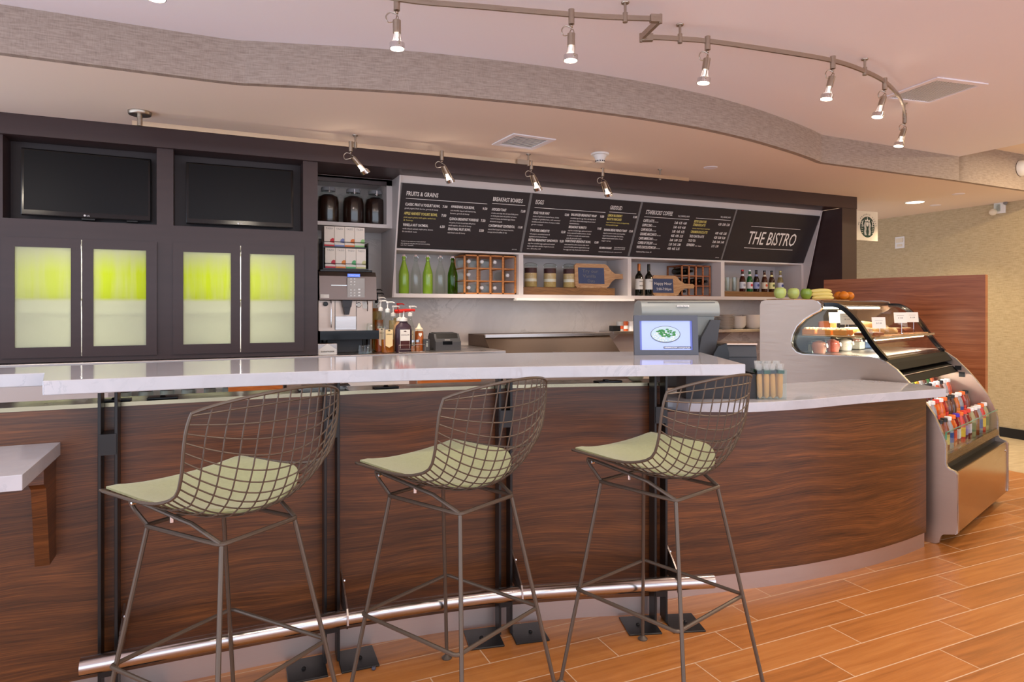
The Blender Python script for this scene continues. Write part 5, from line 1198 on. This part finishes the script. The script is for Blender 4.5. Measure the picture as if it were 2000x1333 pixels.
def bagel(x, y, z, tilt, lb, mt_=BREAD, r=.042):
    P = [(r*math.cos(2*PI*k/18), r*math.sin(2*PI*k/18), 0) for k in range(18)]
    p = thing('bagel', lb, 'bagel', C(x, y, z), 0, 'bagels on the glass shelf'); T = R_('Z', CTH) @ R_('X', tilt)
    obj('crust', M().tube([T @ V(q) for q in P], .020, 10, True), mt_, p)
    obj('seed_topping', M().tube([T @ V((q[0], q[1], .006)) for q in P], .0165, 8, True), mat('seeded_top', (226, 200, 150), .8, bump=1, bscale=200, var=.3, vscale=150), p)
for k, (x, y, z, tl) in enumerate(((.52, .60, .02, 0), (.62, .55, .02, .1), (.50, .74, .02, 0), (.63, .70, .02, 0), (.56, .66, .058, .15), (.72, .60, .022, .9), (.76, .70, .02, 0))):
    bagel(x, y, SZ+z, tl, 'seeded bagel on the middle slab, %s from the near end' % ['first', 'second', 'third', 'fourth', 'fifth', 'sixth', 'seventh'][k])
for k, (x, y) in enumerate(((.95, .60), (1.06, .56), (1.10, .72))):
    p = pastry('danish_pastry', 'glazed brown pastry twist on the far slab, %s of three' % nm[k], 'pastry', x, y, [('pastry_body', M().lathe([(0, 0), (.05, .002), (.055, .014), (.045, .028), (0, .022)], n=16), BRN), ('swirl', M().tube([(.035*(1-k2/22)*math.cos(k2*.7), .035*(1-k2/22)*math.sin(k2*.7), .03) for k2 in range(20)], .004, 6), CRUMB)], 'glazed pastries')
CARDM = mat('price_card_paper', (236, 232, 222), .7)
for k, (x, y, z0, lb) in enumerate(((.11, .62, .07, 'nearest the case end panel'), (.25, .48, .045, 'tilted in front of the second slab'), (.34, .78, .075, 'standing behind the tilted card'), (.60, .82, .09, 'behind the bagels'), (.64, .47, .075, 'in front of the bagels'), (1.00, .50, .075, 'at the far end of the shelf'))):
    p = thing('price_card', 'white price card on a clip, '+lb, 'price card', C(x, y, SZ), CTH+(-.5 if k else -.55), 'price cards on the glass shelf')
    obj('card', M().box(-.052, .052, -.001, .001, z0, z0+.072, 0, 1, R_('X', -.1)), CARDM, p)
    m = M().text('$ 3.50', R_('X', -.1) @ TR(-.02, -.0012, z0+.03) @ XZ, .012, .04).box(-.03, .03, -.0016, -.001, z0+.05, z0+.0515, 0, 1, R_('X', -.1))
    obj('lettering', m, LETG, p)
    obj('clip_stem', M().tube([(0, 0, .0), (0, 0, z0)], .0012, 5).lathe([(.012, 0), (.012, .004), (0, .004)], n=10), CHROME, p)
# wrapped sandwiches and salads on the deck
wrapm = PANEG
k = 0
cont = [('round', (206, 120, 80), 'orange'), ('square', (190, 180, 150), 'beige'), ('round', (200, 90, 70), 'red'), ('square', (150, 130, 90), 'brown'), ('round', (226, 200, 190), 'pink'), ('square', (170, 170, 190), 'lilac'), ('square', (206, 190, 176), 'cream'), ('round', (160, 90, 80), 'maroon'), ('square', (120, 140, 190), 'blue'), ('square', (200, 180, 170), 'pale')]
for i, (sh_, c, nmx) in enumerate(cont):
    x = .10+.112*i; y = .80 if i % 2 == 0 else .86
    p = thing('food_cup' if sh_ == 'round' else 'sandwich_pack', ('clear domed cup with %s filling' if sh_ == 'round' else 'clear sandwich pack with %s filling') % nmx+' on the lower deck, %s along' % ['first', 'second', 'third', 'fourth', 'fifth', 'sixth', 'seventh', 'eighth', 'ninth', 'last'][i], 'food pack', C(x, y, DK), CTH, 'packed food on the lower deck'); p.scale = (1.15, 1.15, 1.25)
    cmat = mat('food_'+nmx, c, .6, var=.45, vscale=70)
    if sh_ == 'round':
        obj('cup', M().lathe([(.035, 0), (.045, .045), (.046, .05), (.040, .07), (.02, .085), (0, .088)], n=16), wrapm, p)
        obj('food', M().lathe([(.032, .003), (.041, .043), (.034, .060), (0, .072)], n=14), cmat, p)
        obj('paper_label', M().lathe([(.012, .0), (.012, .001), (0, .001)], n=12, T=TR(0, -.0455, .045) @ R_('X', PI/2-.2)), PAPERW, p)
    else:
        obj('tray', M().prism([(-.048, -.035), (.048, -.035), (.048, .04), (-.048, .04)], 0, .065), wrapm, p)
        obj('food', M().box(-.043, .043, -.03, .035, .003, .045, .006), cmat, p)
        obj('paper_label', M().box(-.026, .026, -.020, .024, .0655, .0662), PAPERW, p)
# drinks
def drink(x, row, c, capc, lab, kind, lb, tr=.3):
    y = STEP[row][0]+.052; z = STEP[row][1]+.0005
    p = thing('drink_bottle', lb, 'drink bottle', C(x, y, z), CTH, 'bottled drinks on the stepped shelves')
    r = .031; h = .19 if kind != 'tall' else .215
    if kind == 'square': pr = [(r*.95, 0), (r, .006), (r, .045), (r*.9, .055), (r, .065), (r, .125), (r*.45, .16), (r*.42, h-.018)]; n = 4
    elif kind == 'slim': pr = [(r*.85, 0), (r*.9, .006), (r*.9, .09), (r*.55, .135), (r*.5, h-.018)]; n = 16
    else: pr = [(r*.95, 0), (r, .006), (r, .11), (r*.8, .135), (r*.48, .16), (r*.45, h-.018)]; n = 16
    T = R_('Z', PI/4) @ Matrix.Scale(1.25, 4) if False else None
    b_ = obj('bottle_body', M().lathe(pr, n=n, T=(R_('Z', PI/4) if n == 4 else None)), mat('drink_%d_%d_%d_%d' % (*c, int(tr*10)), c, .1, trans=tr, coat=.4), p)
    if n == 4:
        for f in b_.data.polygons: f.use_smooth = False
    rc = r*.62 if kind != 'slim' else r*.6
    obj('cap', M().lathe([(rc, h-.022), (rc, h-.002), (rc*.9, h), (0, h)], n=14), mat('dcap_%d_%d_%d' % capc, capc, .4), p)
    if lab:
        k_ = .72 if n == 4 else 1
        obj('paper_label', M().lathe([(r*(1.01 if kind != 'slim' else .915), .035), (r*(1.01 if kind != 'slim' else .915), .095)], n=n, T=(R_('Z', PI/4) if n == 4 else None)), mat('dlab_%d_%d_%d' % lab, lab, .5, var=.35, vscale=60), p)
WH, BK, OR_, RD, PU, BR, CL = (236, 234, 230), (24, 22, 22), (236, 110, 30), (214, 60, 40), (70, 40, 170), (150, 70, 24), (220, 224, 226)
rowdefs = [
 [(BR, WH, None, 'r', 'white'), (BR, BK, None, 'r', 'black'), (BR, BK, (200, 180, 100), 'r', 'black'), (CL, WH, (40, 80, 150), 'r', 'white'), (OR_, OR_, (226, 80, 50), 'square', 'orange'), ((150, 40, 40), PU, (230, 226, 220), 'square', 'purple'), ((230, 60, 40), OR_, (240, 190, 60), 'r', 'orange'), ((150, 90, 110), RD, (150, 130, 190), 'square', 'red'), ((160, 70, 60), RD, (210, 200, 220), 'square', 'red'), ((190, 180, 130), WH, (96, 110, 70), 'r', 'white')],
 [(BR, BK, None, 'r', 'black'), ((226, 120, 40), WH, (236, 140, 60), 'r', 'white'), (BR, BK, None, 'r', 'black'), (CL, WH, (236, 130, 50), 'r', 'white'), (CL, WH, (60, 90, 160), 'r', 'white'), (OR_, RD, (230, 90, 60), 'square', 'red'), (OR_, WH, (240, 120, 60), 'r', 'white'), ((190, 60, 50), OR_, (230, 70, 60), 'square', 'orange'), ((120, 70, 50), BK, (90, 50, 30), 'r', 'black'), ((100, 56, 36), BK, None, 'r', 'black')],
 [(CL, WH, (80, 70, 150), 'r', 'white'), (CL, WH, (200, 200, 210), 'r', 'white'), (CL, WH, (230, 226, 240), 'r', 'white'), (CL, WH, (60, 120, 190), 'r', 'white'), (CL, WH, (226, 230, 236), 'r', 'white'), ((226, 90, 40), WH, (240, 120, 60), 'r', 'white'), ((130, 60, 40), BK, (110, 60, 40), 'r', 'black'), ((120, 54, 30), BK, (90, 40, 30), 'r', 'black'), ((110, 60, 40), BK, None, 'r', 'black')],
 [(CL, WH, None, 'r', 'white'), (CL, BK, (190, 190, 180), 'r', 'black'), ((226, 110, 60), WH, (230, 150, 70), 'r', 'white'), ((160, 180, 120), WH, (214, 214, 200), 'r', 'white'), ((110, 70, 50), BR, (160, 130, 100), 'tall', 'brown'), ((110, 64, 44), BR, (120, 80, 60), 'tall', 'brown'), ((236, 190, 60), OR_, (240, 170, 50), 'tall', 'orange'), ((60, 110, 50), (40, 90, 40), (90, 140, 60), 'tall', 'green')]]
on = ['first', 'second', 'third', 'fourth', 'fifth', 'sixth', 'seventh', 'eighth', 'ninth', 'tenth', 'eleventh', 'twelfth', 'thirteenth', 'last']
rnm = ['front row', 'second row', 'third row', 'rear row']
for r_, rw in enumerate(rowdefs):
    for i in range(14):
        c, cp_, lab, kd, cn = rw[(i*3+r_) % len(rw)] if i >= len(rw) else rw[i]
        x = .075+(1.15*i/13)
        kd = 'round' if kd == 'r' else kd
        drink(x, r_, c, cp_, lab, kd, '%s capped drink bottle, %s from the near end, %s' % (cn, on[i], rnm[r_]), .7 if c == CL else .35)

# ================================================================== TRACK LIGHTING
def bulb_head(x, y, ztrack, aim, label, group, on_=True, energy=18, hang=.075, glow=5):
    t = thing('track_spotlight', label, 'spotlight', (x, y, ztrack), 0, group); t.scale = (1.25, 1.25, .95)
    obj('track_clamp', M().tube([(0, 0, .022), (0, 0, -.045)], .0105, 12), NICKEL, t)
    obj('stem', M().tube([(0, 0, -.045), (0, 0, -.06)], .005, 8), NICKEL, t)
    P0 = V((0, 0, -.068)); q = V(aim).normalized().to_track_quat('-Z', 'Y').to_matrix().to_4x4(); T = TR(*P0) @ q
    # bulb barrel, lens ring and yoke wires; lamp looks along local -z
    obj('lamp_holder', M().lathe([(.0, -.075), (.013, -.075), (.0135, -.02), (.011, -.018), (0, -.018)], n=14, T=T), NICKEL, t)
    obj('glass_bulb', M().lathe([(.010, -.075), (.012, -.10), (.021, -.122), (.0, -.123)], n=14, T=T), mat('frosted_bulb', (236, 236, 240), .3, trans=.5), t)
    rg = obj('lens_ring', M().lathe([(.0225, -.118), (.0245, -.118), (.0245, -.142), (.0225, -.142), (.0225, -.118)], n=22, T=T, cap=False), CHROME, t)
    obj('lens', M().lathe([(0, -.136), (.0222, -.137)], n=20, T=T, cap=False), mat('lamp_lens_glow', (255, 240, 220), .3, emit=(255, 232, 200), es=22) if on_ else CHROME, rg)
    m = M()
    for s in (-1, 1): m.tube([T @ p for p in catmull([(0, 0, .002), (s*.016, 0, -.014), (s*.024, 0, -.06), (s*.0265, 0, -.128)], 4)], .0017, 5)
    obj('yoke', m, NICKEL, t)
    obj('pivot_screw', M().tube([T @ V((-.032, 0, -.128)), T @ V((.032, 0, -.128))], .004, 7), NICKEL, t)
    obj('cable_loop', M().tube(catmull([(0, 0, -.062), (-.02, .004, -.055), (-.034, .006, -.075), (-.026, .004, -.10), tuple(T @ V((0, 0, -.02)))], 5), .0024, 6), NICKEL, t)
    if on_: light('POINT', 'bulb_glow_light', tuple(T @ V((.0, 0, -.095))), glow, (1, .8, .6), .012).location = V((x, y, ztrack))+(T @ V((0, 0, -.10)))
    L_ = light('SPOT', 'track_spot_light', tuple(V((x, y, ztrack))+(T @ V((0, 0, -.15)))), energy, (1, .84, .66), .03, None, .7, 78)
    L_.rotation_euler = V(aim).normalized().to_track_quat('-Z', 'Y').to_euler()
    return t
ZT = 2.608
bar1 = catmull([GZ(*p, ZT) for p in ((640, -40), (780, -2), (948, 14), (1109, 28), (1203, 34), (1290, 37))], 5)
bar2 = catmull([GZ(*p, ZT) for p in ((1262, 72), (1330, 76), (1388, 81), (1493, 96), (1622, 117.5), (1688, 139), (1731, 162), (1758, 191.6), (1765, 213), (1767, 234))], 5)
tr = thing('curved_light_track', 'curved satin nickel light track hung below the upper ceiling', 'light track', (bar2[0].x, bar2[0].y, ZT))
def w3(P, z): return [V((p.x, p.y, z)) for p in P]
world_child(obj('track_rail', M().tube(w3(bar1, ZT), .01, flat=(.010, .021)), NICKEL), tr)
world_child(obj('track_rail', M().tube(w3(bar2, ZT), .01, flat=(.010, .021)), NICKEL), tr)
a1, b1_ = V((*GZ(1290, 37, ZT), ZT)), V((*GZ(1252, 74, ZT), ZT))
world_child(obj('joint_link', M().tube([a1, lerp(a1, b1_, .5), b1_], .01, flat=(.016, .026)).tube([V((*GZ(1270, 36, ZT), ZT)), a1], .01, flat=(.024, .032)).tube([b1_, V((*GZ(1275, 73.5, ZT), ZT))], .01, flat=(.024, .032)), NICKEL), tr)
for p in (a1, b1_): world_child(obj('joint_pin', M().tube([p-V((0, 0, .02)), p+V((0, 0, .02))], .008, 10), NICKEL), tr)
for p in ((1221, 35), (1328, 76), (1689, 140), (1766.5, 222)):
    x, y = GZ(*p, ZT)
    h = world_child(obj('ceiling_hanger', M().tube([(x, y, ZT-.02), (x, y, ZT+.022)], .011, 12).tube([(x, y, ZT+.02), (x, y, ZU-.003)], .006, 8).lathe([(.016, -.003), (.018, 0), (.018, .0025), (0, .003)], (x, y, ZU-.003), 14), NICKEL), tr)
gT = 'spotlights on the curved track'
toC = lambda x, y: (2.5-x, 2.0-y, -3)
def aim_px(x, y, z, px, py, drop=.14):    # direction from the clamp to where the lens shows
    best = None
    return None
heads = [(303, -116, (.02, .0, -1), 'spotlight head cut by the top edge, first of the curved track'), (775, 0, (.01, .0, -1), 'lit spotlight head on the curved track, over the first stool'), (1116, 28, (-.02, .0, -1), 'lit spotlight head on the curved track, just before the zigzag joint'), (1382, 80, (-.10, .05, -1), 'lit spotlight head just past the zigzag joint'), (1626.6, 118, (-.17, .08, -1), 'lit spotlight head midway round the curved track'), (1728, 160, (-.22, .1, -1), 'lit spotlight head by the ceiling grille, second from the track end'), (1767, 228, (-.24, .08, -1), 'lit spotlight head at the end of the curved track')]
for i, (px, py, am, lb) in enumerate(heads):
    x, y = GZ(px, py, ZT); bulb_head(x, y, ZT, am, lb, gT, energy=16)
# straight rear track
ZS = 2.40
Ytr = None
pA = GZ(258, 240, ZS); pB = GZ(1345, 351, ZS)
tr = thing('straight_light_track', 'straight satin nickel light track above the back counter', 'light track', (pA[0], pA[1], ZS))
world_child(obj('track_rail', M().tube([(*pA, ZS), (*pB, ZS)], .01, flat=(.010, .026)), mat('bright_nickel', (226, 206, 180), .28, 1)), tr)
pj = V(pA).lerp(V(pB), (1015-258)/(1345-258)*1.0)
x, y = GZ(1022, 317, ZS)
world_child(obj('rail_coupler', M().tube([(x-.05, y, ZS), (x+.04, y, ZS)], .01, flat=(.018, .032)), NICKEL), tr)
x, y = GZ(273, 241, ZS)
world_child(obj('power_canopy', M().lathe([(0, -.022), (.056, -.02), (.06, -.014), (.06, 0), (0, 0)], (x, y, ZC), 28).tube([(x, y, ZC-.02), (x, y, ZS-.015)], .014, 14), NICKEL), tr)
for px, py in ((694, 284), (1032, 319), (1289, 347)):
    x, y = GZ(px, py, ZS)
    world_child(obj('ceiling_hanger', M().tube([(x, y, ZS-.02), (x, y, ZS+.022)], .011, 12).tube([(x, y, ZS+.02), (x, y, ZC-.003)], .006, 8).lathe([(.016, -.003), (.018, 0), (.018, .0025), (0, .003)], (x, y, ZC-.003), 14), NICKEL), tr)
gS = 'spotlights on the straight track'
for px, py, am, lb in ((685, 283, (.60, .12, -.80), 'silver spotlight head above the dark coffee jars'), (863, 301, (.42, .18, -.85), 'silver spotlight head above the first menu board'), (1037.6, 320, (.40, .16, -.85), 'silver spotlight head between first and second menu boards'), (1177, 334, (.42, .16, -.85), 'silver spotlight head above the second menu board')):
    x, y = GZ(px, py, ZS); bulb_head(x, y, ZS, am, lb, gS, energy=60, glow=1.6)

# ================================================================== CEILING AND WALL FITTINGS
def vent(corners, z, label, ns, inset=.12):
    P = [V((*GZ(*c, z), 0)) for c in corners]; o = sum(P, V((0, 0, 0)))/4
    u = ((P[1]-P[0])+(P[2]-P[3]))/2; v = ((P[3]-P[0])+(P[2]-P[1]))/2
    a_ = math.atan2(u.y, u.x); w_, h_ = u.length/2, v.length/2; 
    t = thing('ceiling_vent', label, 'air vent', (o.x, o.y, z), a_)
    s = inset*min(w_, h_)*2
    m = M().box(-w_, w_, -h_, -h_+s, -.008, -.0005, .002, 1).box(-w_, w_, h_-s, h_, -.008, -.0005, .002, 1).box(-w_, -w_+s, -h_+s, h_-s, -.008, -.0005).box(w_-s, w_, -h_+s, h_-s, -.008, -.0005)
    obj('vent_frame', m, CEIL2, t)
    m = M()
    for k in range(ns):
        y = -h_+s+(2*h_-2*s)*(k+.5)/ns; m.box(-w_+s, w_-s, y-.004, y+.004, -.004, -.0015)
    obj('louvres', m, WHITE, t)
    obj('duct_shade', M().box(-w_+s, w_-s, -h_+s, h_-s, -.0012, -.0004), mat('duct_shadow', (84, 86, 112), .8), t)  # dark sheet behind the slats, its colour standing in for shade in the duct
vent([(999, 260), (1081, 270), (1045, 293), (964, 281)], ZC, 'square white air vent in the lower ceiling behind the fascia', 9)
vent([(1734.5, 187.5), (1797.5, 206), (1922, 166.5), (1840, 145.5)][0:1]+[(1840, 145.5), (1922, 166.5), (1797.5, 206)], ZU, 'long white air grille in the upper ceiling beside the curved track', 18, .09)
x, y = GZ(1172, 300, ZC)
t = thing('smoke_detector', 'white round smoke detector on the lower ceiling above the boards', 'smoke detector', (x, y, ZC-.0005))
obj('base_ring', M().lathe([(.065, 0), (.065, -.012), (0, -.012)][::-1], n=24), WHITE, t)
obj('sensor_cone', M().lathe([(0, -.065), (.032, -.063), (.034, -.045), (.05, -.013), (0, -.012)], n=24), WHITE, t)
m = M()
for k in range(12): m.box(.031, .0345, -.005, .005, -.060, -.052, 0, 1, R_('Z', k*PI/6))
obj('slots', m, BLACK, t)
x, y = GZ(1787, 395, ZC)
t = thing('downlight', 'recessed round downlight glowing in the ceiling by the hall wall', 'downlight', (x, y, ZC-.0005))
obj('trim_ring', M().lathe([(.085, -.004), (.10, -.003), (.10, 0), (.085, 0)], n=28, cap=False), WHITE, t)
obj('lens', M().lathe([(0, -.003), (.084, -.0035)], n=28, cap=False), mat('downlight_glow', (255, 240, 214), .4, emit=(255, 236, 200), es=9), t)
light('SPOT', 'downlight_light', (x, y, ZC-.02), 110, (1, .82, .52), .08, (x, y, 0), .8, 120)
for px, py, lb in ((1872, 379, 'small flat ceiling cover near the wall strobe'), (1827, 401, 'small flat ceiling cover beside the downlight'), (1388, 327, 'small flat ceiling cover above the third menu board')):
    x, y = GZ(px, py, ZC)
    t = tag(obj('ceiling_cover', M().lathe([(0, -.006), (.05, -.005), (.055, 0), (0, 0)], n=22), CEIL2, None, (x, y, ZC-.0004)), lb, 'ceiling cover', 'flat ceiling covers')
# right wall
def onright(px, py):
    phi = math.atan((px-1000)/FOC)+YAW; X = 7.55; Y = X/math.tan(phi); d = X*math.sin(YAW)+Y*math.cos(YAW); return Y, CH-(py-HY)*d/FOC
y, z = onright(1758, 474)
t = thing('wall_thermostat', 'small white thermostat on the grasscloth hall wall', 'thermostat', (7.549, y, z))
obj('backplate', M().box(-.008, 0, -.06, .06, -.07, .07, .003), WHITE, t); obj('dial', M().box(-.016, -.008, -.045, .045, .0, .05, .003).box(-.012, -.008, -.035, .035, -.05, -.02, .002), CREAM, t)
y, z = onright(1955, 406)
t = thing('alarm_strobe', 'white and clear alarm strobe high on the grasscloth hall wall', 'alarm', (7.549, y, z-.04))
obj('backplate', M().box(-.02, 0, -.05, .06, -.02, .10, .004), WHITE, t); obj('lens', M().box(-.05, -.02, -.01, .04, .0, .08, .008), PANEG, t); obj('horn', M().ball((-.03, .06, .0), .04, .8, 1, .9), CREAM, t); obj('sensor', M().ball((-.03, -.06, .08), .02), GREY, t)
pt = GY(1994, 329, 3.66)
t = thing('dome_camera', 'white security dome camera on the fascia at the far right', 'camera', (pt[0], 3.66, pt[1]))
obj('mount_ring', M().lathe([(.075, 0), (.072, .02), (.055, .05), (.05, .055), (0, .055)], n=26, T=R_('X', PI/2)), WHITE, t); obj('dark_dome', M().ball((0, -.045, 0), .045, 1, 1, 1, 16), BLACKG, t)
# coffee sign
Ys = 4.75; xa, za = GY(1673, 411, Ys); xb, zb_ = GY(1714.5, 471, Ys); zt1 = GY(1673, 411, Ys)[1]; zb1 = GY(1673, 469, Ys)[1]
t = thing('hanging_sign', 'square white coffee sign with green round siren emblem beside the end column', 'sign', ((xa+xb)/2, Ys, zb1))
w_, h_ = (xb-xa)/2, zt1-zb1
obj('sign_board', M().box(-w_, w_, 0, .012, 0, h_, .002), mat('sign_cream', (226, 218, 200), .5), t)
obj('wall_arm', M().box(5.8405-(xa+xb)/2, -w_+.002, .002, .010, .02, .035).box(5.8405-(xa+xb)/2, -w_+.002, .002, .010, h_-.035, h_-.02), STEEL, t)
T = TR(0, -.0004, h_*.46) @ XZ; Rr = h_*.355
GRN = mat('dark_green_ink', (28, 58, 50), .5); 
obj('emblem_disc', M().prism([(Rr*math.cos(2*PI*k/48), Rr*math.sin(2*PI*k/48)) for k in range(48)], 0, .0006, T), GRN, t)
m = M(); zf = .0007
def e_(cx, cy, rx, ry, n=18, z=zf): m.prism([(Rr*(cx+rx*math.cos(2*PI*k/n)), Rr*(cy+ry*math.sin(2*PI*k/n))) for k in range(n)], z, z+.0003, T)
def s_line(P, w_=.05): 
    P = catmull([(p[0]*Rr, p[1]*Rr, zf+.0002) for p in P], 5); m.tube([T @ p for p in P], w_*Rr/2, 5)
e_(0, .26, .15, .21)
m.prism([(Rr*a, Rr*b) for a, b in ((-.3, .50), (-.36, .74), (-.17, .62), (0, .86), (.17, .62), (.36, .74), (.3, .50), (0, .56))], zf, zf+.0003, T)
e_(0, .9, .05, .05, 5)
for s in (-1, 1):
    for q in range(4):
        o_ = .16+.07*q; s_line([(s*o_*.9, .46), (s*(o_+.08), .15), (s*(o_+.0), -.15), (s*(o_+.07), -.45), (s*(o_-.02), -.78)], .045)
    for q in range(6):
        y_ = .42-.2*q; s_line([(s*.62, y_), (s*.78, y_+.05), (s*.94*math.sqrt(max(.05, 1-y_*y_))*.98, y_+.03)], .06)
    s_line([(s*.60, .60), (s*.72, .35), (s*.62, .05)], .1)
obj('emblem_figure', m, mat('emblem_white', (232, 228, 216), .5), t)
m = M()
word = 'WE PROUDLY SERVE'
for i, ch in enumerate(word):
    a_ = math.radians(172-164*i/(len(word)-1)); 
    if ch != ' ': m.text(ch, T @ TR(Rr*1.14*math.cos(a_), Rr*1.14*math.sin(a_), .0002) @ R_('Z', a_-PI/2) @ TR(-.006, 0, 0), .022)
obj('lettering', m, LETK, t)
# dropped screw cap on the floor
x, y = GZ(730, 1306, .008)
tag(obj('loose_bolt_cap', M().ball((0, 0, .008), .009, 1, 1, .85, 10), mat('grey_rubber', (70, 68, 80), .6), None, (x, y, 0)), 'tiny grey bolt cap lying on the floor between stools', 'bolt cap')
